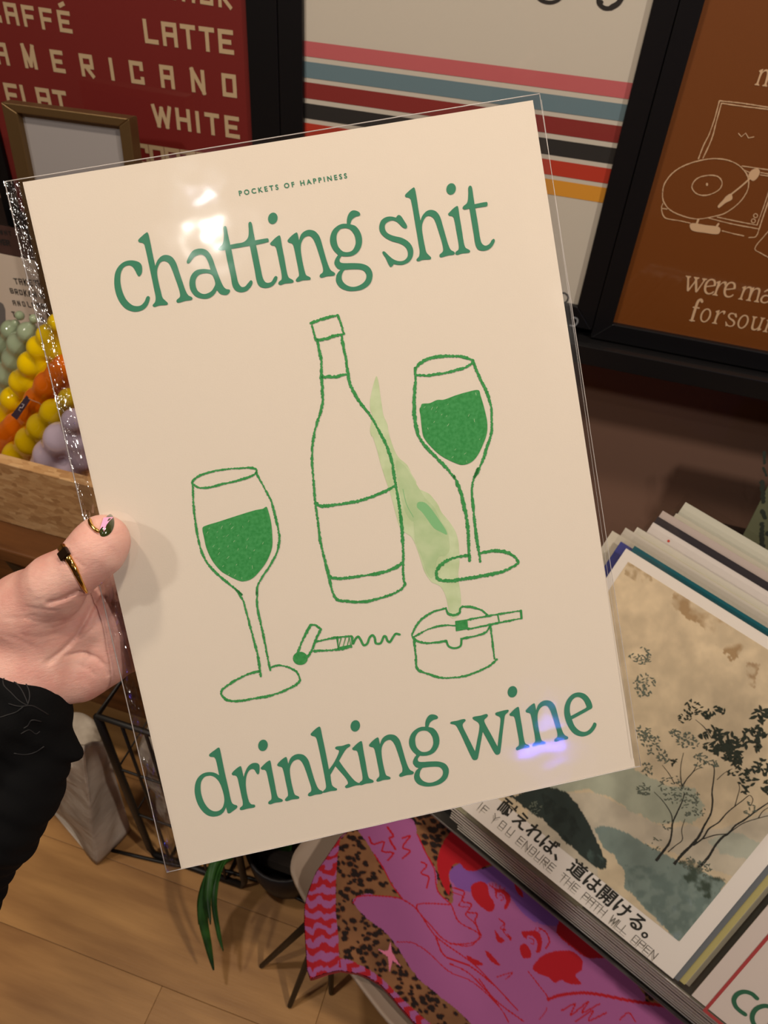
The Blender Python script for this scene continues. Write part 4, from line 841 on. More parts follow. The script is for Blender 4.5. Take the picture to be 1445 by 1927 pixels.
ik.line(zG([(765,218),(775,320),(785,395),(850,425),(930,447),(1040,440),(1130,412),(1200,378),(1244,340)]), 4.2, **J); ik.line(zG([(1208,150),(1220,250),(1230,335)]), 3.6, **J)
ik.build('ashtray_drawing', M_crayon, hp_, .00028)
ik = Ink(HP)
ik.fill(zG([(1003,118),(1074,108),(1078,165),(1008,178)])); ik.line(zG([(1078,110),(1200,88),(1384,58)]), 3.2, **J); ik.line(zG([(1384,58),(1387,102)]), 4); ik.line(zG([(1386,102),(1260,128),(1078,165)]), 3.6, **J); ik.line(zG([(1250,82),(1258,125)]), 2.4)
ik.build('cigarette_drawing', M_crayon, hp_, .00028)
ik = Ink(HP)
ik.blob(zA([(228,745),(250,722),(400,675),(600,610),(780,555),(860,540),(897,520),(915,560),(945,680),(958,820),(955,950),(900,1090),(820,1200),(740,1275),(650,1300),(590,1285),(500,1240),(420,1190),(330,1080),(270,950),(245,840)]))
ik.build('wine_fill', M_crayon, hp_, .00028)
ik = Ink(HP)
ik.blob(zE([(212,865),(230,830),(245,795),(350,785),(450,742),(540,738),(700,680),(850,636),(1012,608),(1040,680),(1090,850),(1130,1040),(1125,1200),(1060,1380),(990,1510),(910,1590),(800,1625),(700,1600),(520,1510),(400,1410),(270,1250),(240,1100),(225,950)]))
ik.build('wine_fill', M_crayon, hp_, .00028)
ik = Ink(HP)   # bare paper flecks in the crayon fill
sp = zA([(400,960),(400,1010),(690,940),(560,880),(650,730),(710,670),(495,935),(600,965),(770,975),(450,830),(490,820),(430,735),(385,780),(280,790),(585,1125),(750,1150),(570,1235),(505,1225),(640,1265),(700,860),(860,900),(495,1050),(380,840),(540,740),(600,820),(300,745),(520,700),(445,1140),(345,930),(725,1055)]) + zE([(600,1080),(512,940),(580,960),(447,845),(598,800),(380,857),(977,660),(325,1130),(880,950),(410,1040),(436,900),(850,1580),(830,1470),(697,1415),(1028,1275),(660,1520),(955,1020),(280,840)])
for x, y in sp:
    t = RNG.choice([-1.1, -.9, 1.45, -.8]) + RNG.uniform(-.2, .2); l = RNG.uniform(.8, 3.2); ik.line([(x - l*math.cos(t), y - l*math.sin(t)), (x + l*math.cos(t), y + l*math.sin(t))], RNG.uniform(.5, 1.0), straight=True)
ik.build('bare_flecks', mat('fleck', srgb(150, 190, 140), .85), hp_, .00036)

# clear sleeve: two sheets of film, gently rippled, welded edges
SLV = [(9.5, 342.5), (1015, 177), (1205, 1441), (314, 1640.6)]
M_sl = film('clear_film', (.975, .975, .98), 26, .3, .0016, .09, .012); M_sl2 = film('clear_film_back', (.95, .95, .96), 22, .5, .003, .06, .01)
M_wr = film('creased_film', (.93, .93, .95), 110, 1.0, .006, .12, .10, stretch=(1.5, .6, 1)); M_weld = mat('film_weld', srgb(196, 190, 186), .25, .6, Alpha=.75)
sc = [HP.hit(*p) for p in SLV]
def sheetgrid(name, h0, amp, m, nu=60, nv=84, seed=3, flat=.006):
    V = []; rr = np.random.RandomState(seed); U_, V_ = np.meshgrid(np.linspace(0, 1, nu), np.linspace(0, 1, nv)); w = fbm(U_ * 100, V_ * 140, 22, seed) - .5
    for j in range(nv):
        for i in range(nu):
            a, b = i / (nu - 1), j / (nv - 1); q = (sc[0]*(1-a) + sc[1]*a)*(1-b) + (sc[3]*(1-a) + sc[2]*a)*b
            e = min(1, min(a, 1 - a) * 12, min(b, 1 - b) * 12); V.append((q[0], -q[1], h0 * e + amp * w[j, i] * e + (.0005 if h0 > 0 else -.0018) * (1 - e)))
    return mesh(name, V, [(j*nu+i, (j+1)*nu+i, (j+1)*nu+i+1, j*nu+i+1) for j in range(nv-1) for i in range(nu-1)], m, hp_, True)
sheetgrid('sleeve_front', .0016, .0007, M_sl); sheetgrid('sleeve_back', -.0028, .0008, M_sl2, 40, 56, 9)
# creased margin of film left of the paper
mg = []; n = 70
for j in range(n + 1):
    b = j / n
    for i in range(7):
        a = i / 6; L0 = sc[0]*(1-b) + sc[3]*b; R0 = np.array(cq[0])*(1-b) + np.array(cq[3])*b; q = L0*(1-a) + (R0 - (.0012, 0))*a; q[1] = q[1]
        mg.append((q[0], -q[1], .0024 + RNG.uniform(-.0005, .0005) * (1 if 0 < i < 6 else 0)))
mesh('sleeve_margin', mg, [(j*7+i, (j+1)*7+i, (j+1)*7+i+1, j*7+i+1) for j in range(n) for i in range(6)], M_wr, hp_, True)
for i in range(4):
    a, b = sc[i], sc[(i + 1) % 4]; P = [(*(a*(1-t) + b*t), 0) for t in np.linspace(0, 1, 24)]; tube('sleeve_weld', [(p[0], -p[1], .0004 + RNG.uniform(-.0002,.0002)) for p in P], .00033 if i != 1 else .00022, M_weld, hp_, 5)
a, b = HP.hit(1017, 190), HP.hit(1190, 1425)
tube('sleeve_fold', [(u, -v, .0018) for u, v in (a*(1-t)+b*t for t in np.linspace(0, 1, 12))], .00012, M_weld, hp_, 4)

# ------------------------------------------------------------------ the hand that holds the print
def hl(px, py, h):
    """photograph point at height h (m) over the held print -> print-local coordinates"""
    u, v = HP.hit(px, py, h); return np.array([u, -v, h])
def crease(G, pts, w, d, hmin=-.05):
    q = np.array([hl(*p)[:2] if len(p) == 3 else hl(p[0], p[1], 0)[:2] for p in pts]); out = np.full(G.shape[:-1], 9.0)
    for a, b in zip(q[:-1], q[1:]):
        ab = b - a; t = np.clip(((G[..., :2] - a) @ ab) / (ab @ ab), 0, 1); out = np.minimum(out, np.linalg.norm(G[..., :2] - a - t[..., None] * ab, axis=-1))
    return d * np.exp(-(out / w) ** 2)
HB = [  # joints: (photo x, y, height), radius at both ends
 ((196,1015,.0125),(182,1034,.0135),.0140,.0146),((182,1034,.0135),(146,1070,.014),.0146,.0126),((146,1070,.014),(108,1098,.008),.0126,.0165),((108,1098,.008),(58,1150,-.008),.0165,.0245),
 ((58,1152,-.010),(70,1200,-.016),.0235,.022),((150,1158,-.020),(92,1200,-.020),.0165,.022),((150,1158,-.020),(222,1180,-.0265),.0165,.0155),((222,1180,-.0265),(196,1238,-.0265),.0155,.0160),
 ((196,1238,-.0265),(150,1268,-.024),.0160,.0155),((150,1268,-.024),(100,1268,-.018),.0160,.022),((70,1200,-.016),(40,1262,-.014),.024,.026),((40,1262,-.014),(-60,1340,-.008),.0265,.026),((-60,1340,-.008),(-260,1500,.01),.026,.034)]
FING = [[(205,1115),(290,1062),(352,1030),(398,1010)],[(222,1150),(318,1112),(384,1090),(436,1075)],[(222,1192),(318,1172),(380,1160),(430,1150)],[(205,1238),(285,1235),(335,1230),(375,1222)]]
FH = [-.029, -.031, -.019, -.0125]; FR = [.0105, .0095, .0085, .0075]
def hand_fn(G):
    f = np.full(G.shape[:-1], 9.0)
    for a, b, ra, rb in HB: f = smin(f, cone(G, hl(*a), hl(*b), ra, rb), .009)
    for fi, P in enumerate(FING):
        g = np.full(G.shape[:-1], 9.0)
        for i in range(3): g = smin(g, cone(G, hl(*P[i], FH[i]), hl(*P[i+1], FH[i+1]), FR[i] - .0006 * (fi == 3), FR[i+1] - .0006 * (fi == 3)), .003)
        f = smin(f, g, .004)
    on = (G[..., 2] > -.05)
    f = f + crease(G, [(118,1118),(140,1112),(158,1104),(170,1098)], .0011, .0022)
    f = f + crease(G, [(172,1112),(168,1140),(158,1168),(140,1200),(118,1224),(97,1240)], .0014, .0020)
    f = f + crease(G, [(182,1150),(172,1185),(150,1205)], .0010, .0007) + crease(G, [(122,1236),(150,1238),(174,1246),(190,1262),(194,1280)], .0012, .0013)
    f = f + crease(G, [(75,1128),(105,1130),(130,1134)], .0009, .0005) + crease(G, [(70,1150),(100,1160),(128,1160)], .0008, .0004) + crease(G, [(172,1038),(186,1050)], .0008, .0006) + crease(G, [(166,1044),(178,1058)], .0008, .0006)
    for P, w, d in (([(100,1112),(122,1110),(140,1102)],.0007,.0005),([(88,1165),(112,1172),(135,1168)],.0007,.0003),([(60,1180),(90,1190),(115,1186)],.0008,.0004),([(196,1120),(200,1150),(196,1180)],.0008,.0005),([(208,1130),(214,1165),(210,1200),(200,1225)],.0007,.0005),([(140,1258),(160,1266),(172,1280)],.0008,.0006),([(200,1050),(212,1040)],.0006,.0003),([(152,1034),(160,1046),(172,1062)],.0007,.0004),([(30,1150),(60,1150),(90,1144)],.0008,.0004),([(10,1180),(50,1188),(80,1210)],.0009,.0004)): f = f + crease(G, P, w, d)
    return f
M_skin = mat('skin', srgb(214, 156, 134), .46, .4, Subsurface_Weight=.25, Subsurface_Scale=.004)
M_skin.node_tree.nodes['Principled BSDF'].inputs['Subsurface Radius'].default_value = (1, .35, .2)
tint(M_skin, 55, srgb(202, 144, 132), srgb(218, 174, 160), .3, .7, detail=4); bump(M_skin, 260, .45, .0009, detail=8, stretch=(1, 2.2, 1), rough=.65)
person = empty('person', HP.matrix(), 'left hand in a black embroidered sleeve gripping the cream print', 'person')
HV, HF = surface(hand_fn, (hl(-190,1100,0)[0], hl(0,1560,0)[1], -.052), (hl(450,1000,0)[0], hl(200,950,0)[1], .036), .00125)
mesh('hand', HV, HF.tolist(), M_skin, person, True)
CL = np.array(HP.matrix().inverted() @ Vector(CAM))
def on_skin(px, py, fn=hand_fn, start=.05, lift=.0):
    u, v = HP.hit(px, py); P = np.array([u, -v, 0.]); d = nrm(P - CL); t0 = np.linalg.norm(P - CL) - start * 1.6; p = CL + d * t0
    best = (9, p)
    for _ in range(60):
        q = float(fn(p[None])[0])
        if q < best[0]: best = (q, p)
        if q < .0001: break
        p = p + d * max(q * .8, .0001)
    p = best[1]
    e = 5e-4; n = nrm([float(fn((p + e*np.eye(3)[k])[None])[0] - fn((p - e*np.eye(3)[k])[None])[0]) for k in range(3)]); return p + n * lift, n
# thumb nail: a domed almond with polish, a pink star shape and a gold arc beside it
NZ = Z(0, 940, 3.853)
nail_o = spline(NZ([(797,108),(818,122),(828,165),(820,212),(795,250),(762,268),(733,266),(722,238),(738,185),(765,135)]), True, 4); nc = nail_o.mean(0)
V = [];
for s_ in (1.0, .8, .55, .25):
    for p in nail_o:
        q, nn2 = on_skin(*(nc + (p - nc) * s_), lift=0); V.append(q + nn2 * (.0002 + .0012 * (1 - s_ ** 2)))
q, nn2 = on_skin(*nc); V.append(q + nn2 * .0014); k = len(nail_o)
Fn = [(r*k+i, r*k+(i+1)%k, (r+1)*k+(i+1)%k, (r+1)*k+i) for r in range(3) for i in range(k)] + [(3*k+i, 3*k+(i+1)%k, 4*k) for i in range(k)]
nail = mesh('thumb_nail', V, Fn, mat('nail_polish', srgb(50, 56, 24), .12, .6, Coat_Weight=.8), person, True); nail['label'] = 'dark green polished nail'
def patch(name, pts, m, lift, parent):
    V = []; P = spline(pts, True, 3) if len(pts[0]) == 2 else [p[:2] for p in pts]; P = [np.array(p[:2]) for p in P]; c = sum(P) / len(P)
    for p in P + [c]: q, n = on_skin(*p); r = np.linalg.norm((p - nc)) / 22; V.append(q + n * (lift + .0012 * max(0, 1 - r * r)))
    n_ = len(P); return mesh(name, V, [(i, (i + 1) % n_, n_) for i in range(n_)], m, parent, True)
patch('nail_star', NZ([(750,145,1),(775,142,1),(818,138,1),(790,168,1),(770,195,1),(752,240,1),(745,205,1),(724,225,1),(738,185,1)]), mat('nail_pink', srgb(232, 160, 200), .25, .5), .0006, nail)
M_gold = mat('gold', srgb(226, 180, 96), .16, .5, 1.0)
gp = [on_skin(*p)[0] + on_skin(*p)[1] * .0012 for p in spline(NZ([(655,150),(662,185),(685,215),(722,242)]), sub=4)]
tube('gold_arc', gp, [.0004] + [.0011] * (len(gp) - 2) + [.0004], M_gold, nail)
# ring: a tapered band with a flat signet, wrapped round the thumb
ringp = spline([(116,1030),(120,1037),(128,1049),(138,1066),(148,1086),(157,1104),(162,1112)], sub=6); axp = nrm(hl(170,1045,0) - hl(110,1092,0))
V = []; Fr = []; nb_ = len(ringp); nx_ = []
for i, p in enumerate(ringp):
    q, n_ = on_skin(*p); t = i / (nb_ - 1); w = .0027 * (1 - t) + .0009 * t; ax_ = nrm(axp - n_ * (axp @ n_)); nx_.append((q, n_, ax_))
    for s_, o_ in ((-1, -.0006), (-1, .0008), (-.55, .0016), (.55, .0016), (1, .0008), (1, -.0006)): V.append(q + ax_ * w * s_ + n_ * o_)
for i in range(nb_ - 1):
    for k in range(5): Fr.append((i*6+k, (i+1)*6+k, (i+1)*6+k+1, i*6+k+1))
ring = mesh('thumb_ring', V, Fr, M_gold, person, True); tag(ring, 'gold signet ring')
q, n_, ax_ = nx_[9]; Q = Matrix.Identity(4); yy = np.cross(n_, ax_)
for i in range(3): Q[i][0] = ax_[i]; Q[i][1] = yy[i]; Q[i][2] = n_[i]; Q[i][3] = (q + n_ * .0014)[i]
sg = box('signet', (-.0034, .0034, -.0028, .0028, -.0010, .0012), mat('dark_signet', srgb(44, 28, 16), .2, .5, .6), ring, .0005); sg.matrix_local = Q

# sleeve: wide black cuff with stitched leaves
SB = [((-40,1306,-.012),(25,1324,-.010),.031,.0290),((28,1322,-.010),(66,1412,-.012),.0285,.0205),((66,1412,-.012),(24,1470,-.012),.0205,.030),((24,1470,-.012),(-30,1530,-.01),.030,.036),((28,1322,-.010),(-120,1390,0),.029,.045),((-30,1530,-.01),(-240,1560,.01),.036,.055),((112,1400,-.012),(140,1416,-.012),.009,.0035),((-40,1560,-.01),(-44,1690,-.02),.030,.0165)]
def sleeve_fn(G):
    f = np.full(G.shape[:-1], 9.0)
    for a, b, ra, rb in SB: f = smin(f, cone(G, hl(*a), hl(*b), ra, rb), .010)
    x, y = G[..., 0], G[..., 1]
    f = f + .0011 * np.sin(x * 210 + 2.2 * np.sin(y * 90)) * np.cos(y * 120 + x * 60) + .0006 * np.sin(x * 420 + y * 260)
    return f
M_sleeve = mat('black_cloth', srgb(9, 9, 10), .9, .12); bump(M_sleeve, 700, .3, .0004)
slo = mesh('sleeve', *[(v if i == 0 else v.tolist()) for i, v in enumerate(surface(sleeve_fn, (hl(-330,1300,0)[0], hl(0,1830,0)[1], -.07), (hl(175,1300,0)[0], hl(0,1180,0)[1], .05), .0019))], M_sleeve, person, True)
M_st = mat('black_thread', srgb(24, 23, 24), .6, .3)
stz = Z(0, 940, 3.853)
for P in ([(20,1310),(40,1290),(90,1310),(150,1370),(190,1450),(200,1490),(140,1460),(80,1400),(30,1350),(20,1310)],[(0,1250),(80,1260),(160,1300),(205,1370),(215,1430),(200,1490)],[(60,1480),(140,1500),(230,1495),(300,1530),(350,1560)],[(150,1700),(210,1670),(260,1700),(290,1680)],[(100,1840),(180,1850),(260,1830),(320,1790)],[(0,1580),(60,1560),(120,1540),(170,1500)],[(170,1660),(200,1640),(230,1600),(300,1610)],[(190,1240),(240,1260),(330,1290)],[(160,1120),(190,1180),(170,1230),(140,1270)]):
    pts = [on_skin(x, y, sleeve_fn)[0] for x, y in spline(stz(P), sub=4)]; tube('stitching', pts, .00045, M_st, slo, 5)

# ------------------------------------------------------------------ floor level: basket, bag, pot, cable, stool, cushion
M_wire = mat('black_wire', srgb(24, 21, 19), .45, .4)
# wire basket: front frame plane
KBZ = Plane(at_y(230, 1480, .62), [1, 0, 0], [0, .06, -1])
def W2(px, py, dy=0.0, pl=KBZ): u, v = pl.hit(px, py); return pl.world(u, v) + np.array([0, dy, 0])
tl, bl_, br_, tr = W2(176, 1346), W2(292, 1606), None, None
WBY = float(at_z(288, 1606, .006)[1]); wb = at_y(178, 1346, WBY); lowz = W2(300, 1612)[2]; print('basket', wb, W2(292,1606))
fx_ = float(at_z(288, 1606, .006)[0]); B0 = np.array([(wb[0] + fx_) / 2, WBY, 0]); BW, BD = .20, .128; print('B0', B0, wb, fx_)
bas = empty('wire_basket', (B0[0] + BW / 2, B0[1] + BD / 2, 0), 'black wire basket with white cloth under the display table', 'basket')
bo = np.array([B0[0] + BW / 2, B0[1] + BD / 2, 0]); zt = wb[2]; zb = .006
lean = W2(292, 1606)[0] - wb[0]
cx_ = lambda f, d, z: np.array([B0[0] + f * BW, B0[1] + d * BD, z]) - bo
def rr(pts): return pts
fr = lambda d: [cx_(.0, d, zt), cx_(0, d, zt * .6), cx_(0.01, d, .03), cx_(.04, d, zb), cx_(.5, d, zb), cx_(.96, d, zb), cx_(1, d, .03), cx_(1, d, zt * .6), cx_(1, d, zt)]
for d in (0, 1): tube('end_frame', fr(d), .0065, M_wire, bas, 8)
tube('top_rim', [cx_(0,0,zt), cx_(1,0,zt), cx_(1,1,zt), cx_(0,1,zt)], .0055, M_wire, bas, 8, True)
for f in np.linspace(.2, .8, 4): tube('wire', [cx_(f,0,zt), cx_(f,0,zb), cx_(f,1,zb), cx_(f,1,zt)], .0028, M_wire, bas, 6)
for z in (zt * .35, zt * .68): tube('wire', [cx_(0,0,z), cx_(1,0,z), cx_(1,1,z), cx_(0,1,z)], .0026, M_wire, bas, 6, True)
M_cloth = mat('white_cloth', srgb(186, 172, 156), .9, .2); bump(M_cloth, 14, .8, .03, detail=3); tint(M_cloth, 18, srgb(150, 136, 120), srgb(200, 188, 172), .3, .6)
def lump(name, c, s, seed, m, parent=None, k=.35, fr=16):
    r_ = np.random.RandomState(seed); ph = r_.uniform(0, 6, 6); c = np.array(c, float); s = np.array(s, float)
    def fn(G):
        q = (G - c) / s; d = (np.abs(q) ** 4).sum(-1) ** .25; x, y, z = G[..., 0] * fr, G[..., 1] * fr, G[..., 2] * fr
        return (d - 1 + k * .25 * (np.sin(x * 2 + ph[0] + 1.5 * np.sin(z * 1.3 + ph[1])) * np.cos(y * 2.3 + ph[2]) + .5 * np.sin(z * 3.1 + x + ph[3]))) * s.min()
    V, Fc = surface(fn, c - s * 1.3, c + s * 1.3, float(s.max()) / 26); return mesh(name, V, Fc.tolist(), m, parent, True)
for i, (f, z, sx, sz) in enumerate(((.30, .55, .055, .10), (.76, .40, .042, .09))):
    o = lump('folded_cloth', (0, 0, 0), (sx * .8, .045, zt * (.22 if i else .34)), i + 3, M_cloth, None, .35, 22); o.location = (B0[0] + f * BW, B0[1] + BD * .5, zb + .012 + zt * (.32 if i else .42))
    tag(o, ['crumpled white cloth at the left end of the wire basket', 'crumpled white cloth at the right end of the wire basket'][i], 'cloth', 'white cloths in the wire basket')
# white canvas bag standing before the basket
q1 = at_z(182, 1628, .004); q2 = at_z(92, 1520, .004); q3 = at_z(246, 1560, .004); print('bag', q1, q2, q3)
M_bag = mat('canvas', srgb(182, 170, 156), .85, .2); tint(M_bag, 9, srgb(150, 138, 126), srgb(196, 184, 170), .3, .6); bump(M_bag, 16, .5, .012, detail=3, stretch=(1, 1, 1.5))
zt2 = .34; hgt = lambda px, py, z: at_z(px, py, z)
T1, T2, T3 = at_y(156, 1405, q1[1] + .035), at_y(52, 1400, q2[1]), at_y(198, 1395, q3[1])
bagr = empty('canvas_bag', (q1[0], q1[1], 0), 'off-white canvas bag standing on the floor beside the wire basket', 'bag')
def bag_wall(A, B, C, D, seed, n=22):
    V = []; r_ = np.random.RandomState(seed); w = r_.rand(8) * 6
    nn_ = nrm(np.cross(B - A, D - A)); 
    for j in range(n + 1):
        for i in range(n + 1):
            a, b = i / n, j / n; p = (A*(1-a)+B*a)*(1-b) + (D*(1-a)+C*a)*b
            e = math.sin(math.pi * a) ** .6; V.append(p + nn_ * .009 * e * (math.sin(4*b + w[0] + 2*a) * .7 + .35 * math.sin(14*b - 5*a + w[1]) ) - np.array([q1[0], q1[1], 0]))
    return V, [(j*(n+1)+i, j*(n+1)+i+1, (j+1)*(n+1)+i+1, (j+1)*(n+1)+i) for j in range(n) for i in range(n)]
q4 = q2 + q3 - q1; T4 = T2 + T3 - T1
for nm, (A, B, C, D) in {'side_panel': (q2, q1, T1, T2), 'front_panel': (q1, q3, T3, T1), 'back_panel': (q4, q2, T2, T4), 'side_panel.': (q3, q4, T4, T3)}.items():
    V, Fc = bag_wall(A, B, C, D, len(nm)); o = mesh(nm.strip('.'), V, Fc, M_bag, bagr, True); sd = o.modifiers.new('thick', 'SOLIDIFY'); sd.thickness = .003
mesh('base_panel', [tuple(q - np.array([q1[0], q1[1], -.002])) for q in (q1, q3, q4, q2)], [(0, 1, 2, 3)], M_bag, bagr)
Cc = (T1 + T2 + T3 + T4) / 4
o = lump('packed_cloth', (0, 0, 0), (.050, .045, .05), 9, M_cloth, None, .5, 26); o.location = Cc + np.array([.01, 0, -.02]); tag(o, 'white cloth bulging from the top of the canvas bag', 'cloth')

# dark pot with a drooping plant
PP = at_z(545, 1632, .0); M_pot = mat('black_pot', srgb(30, 27, 29), .5, .4)
pot = empty('plant_pot', (PP[0], PP[1], 0), 'dark round plant pot standing on the floor left of the cushion', 'planter')
prof = [(0, .001), (.050, .001), (.062, .01), (.072, .06), (.078, .13), (.072, .13), (.066, .06), (0, .05)]; seg = 32; V = []; Fc = []
for r_, z in prof: V += [(r_ * math.cos(2*math.pi*k/seg), r_ * math.sin(2*math.pi*k/seg), z) for k in range(seg)]
for i in range(len(prof) - 1):
    for k in range(seg): Fc.append((i*seg+k, i*seg+(k+1)%seg, (i+1)*seg+(k+1)%seg, (i+1)*seg+k))
mesh('bowl', V, Fc, M_pot, pot, True)
box('soil', (-.044, .044, -.044, .044, .07, .112), mat('soil', srgb(38, 28, 20), .9), pot, .02)
M_gleaf = mat('plant_leaf', srgb(34, 70, 26), .4, .4); tint(M_gleaf, 20, srgb(24, 52, 18), srgb(52, 96, 38))
plant = empty('trailing_plant', (PP[0], PP[1], .112), 'green plant with long pointed leaves arching out of the dark plant pot', 'plant')
def leaf(pts, w, roll=0.0):
    P = spline([(p[0], p[1]) for p in pts], sub=6); zz_ = np.interp(np.linspace(0, 1, len(P)), np.linspace(0, 1, len(pts)), [p[2] for p in pts]); V = []; n = len(P)
    for i, (p, z) in enumerate(zip(P, zz_)):
        t = i / (n - 1); ww = w * math.sin(math.pi * min(1, t * .92 + .06)) ** .7; T_ = P[min(i+1, n-1)] - P[max(i-1, 0)]; T_ = T_ / np.linalg.norm(T_); nx = np.array([-T_[1], T_[0]])
        for s_, dz in ((-1, .006), (0, 0), (1, .006)):
            q = p + nx * ww * s_; V.append(at_z(q[0], q[1], z + dz) - np.array([PP[0], PP[1], .112]))
    return mesh('leaf', V, [(i*3+k, i*3+k+1, (i+1)*3+k+1, (i+1)*3+k) for i in range(n-1) for k in (0, 1)], M_gleaf, plant, True)
lf = [([(545,1600,.12),(490,1570,.19),(430,1590,.20),(396,1650,.18),(382,1720,.14),(392,1780,.10),(402,1826,.07)], 11), ([(545,1600,.12),(480,1570,.20),(420,1620,.19),(403,1690,.16),(412,1760,.12),(420,1790,.10)], 6), ([(545,1600,.12),(470,1590,.18),(400,1640,.17),(378,1690,.15),(374,1740,.12)], 8), ([(545,1600,.12),(460,1580,.2),(410,1610,.2),(392,1680,.17),(396,1740,.14)], 8), ([(545,1600,.12),(480,1530,.18),(430,1520,.18),(390,1560,.14)], 10), ([(545,1600,.12),(550,1500,.20),(580,1450,.22),(600,1430,.20)], 10), ([(545,1600,.12),(510,1500,.20),(480,1440,.24),(450,1420,.22)], 10)]
for P, w in lf: leaf(P, w)
tube('stem', [np.array((0, 0, -.002)), np.array((0, 0, .03)), np.array((-.01, .01, .05))], .004, M_gleaf, plant)
cb_ = [at_z(*p, .006) for p in ((210,1600),(260,1612),(330,1628),(430,1640),(500,1662),(560,1690),(640,1730),(760,1760))]
tag(tube('power_cable', cb_, .0035, M_wire), 'thin black cable lying on the wooden floor by the planter', 'cable')

# beige shell stool with thin black legs and the printed cushion on it
SZ = .31
M_shell = mat('beige_shell', srgb(150, 132, 116), .5, .35)
SC = at_z(760, 1730, SZ); stool = empty('shell_stool', (SC[0], SC[1], 0), 'beige moulded stool on thin black splayed legs under the cushion', 'stool')
outl = [(548,1640),(556,1600),(600,1560),(700,1520),(850,1500),(1000,1560),(1120,1680),(1200,1820),(1220,1960),(1120,2060),(960,2060),(830,1990),(745,1935),(690,1870),(640,1800),(590,1720)]
Oo = spline(outl, True, 4); V = []; Fc = []; n = len(Oo); oc = Oo.mean(0)
for s_, dz in ((1.0, 0.0), (1.005, -.012), (.97, -.024), (.8, -.034), (0.001, -.036)):
    for p in Oo: q = oc + (p - oc) * s_; V.append(at_z(q[0], q[1], SZ) * (1, 1, 0) + np.array([-SC[0], -SC[1], SZ + dz]))
for s_, dz in ((.96, -.006), (.7, -.012), (.001, -.012)):
    for p in Oo: q = oc + (p - oc) * s_; V.append(at_z(q[0], q[1], SZ) * (1, 1, 0) + np.array([-SC[0], -SC[1], SZ + dz]))
def strip(a, b): return [(a*n+i, a*n+(i+1)%n, b*n+(i+1)%n, b*n+i) for i in range(n)]
for a, b in ((0,1),(1,2),(2,3),(3,4),(5,0),(6,5),(7,6)): Fc += strip(a, b)
mesh('seat_shell', V, Fc, M_shell, stool, True)
hub = at_z(622, 1700, SZ - .05)
for fx, fy in ((492, 1818), (545, 1893), (623, 1868), (1000, 1990)):
    ft = at_z(fx, fy, .004); hb = hub if fx < 900 else at_z(900, 1800, SZ - .05); tube('leg', [hb - np.array([SC[0], SC[1], 0]), ft - np.array([SC[0], SC[1], 0])], [.0075, .0045], M_wire, stool)
tube('leg_brace', [hub - np.array([SC[0], SC[1], 0]), at_z(900, 1800, SZ - .05) - np.array([SC[0], SC[1], 0])], .008, M_wire, stool)

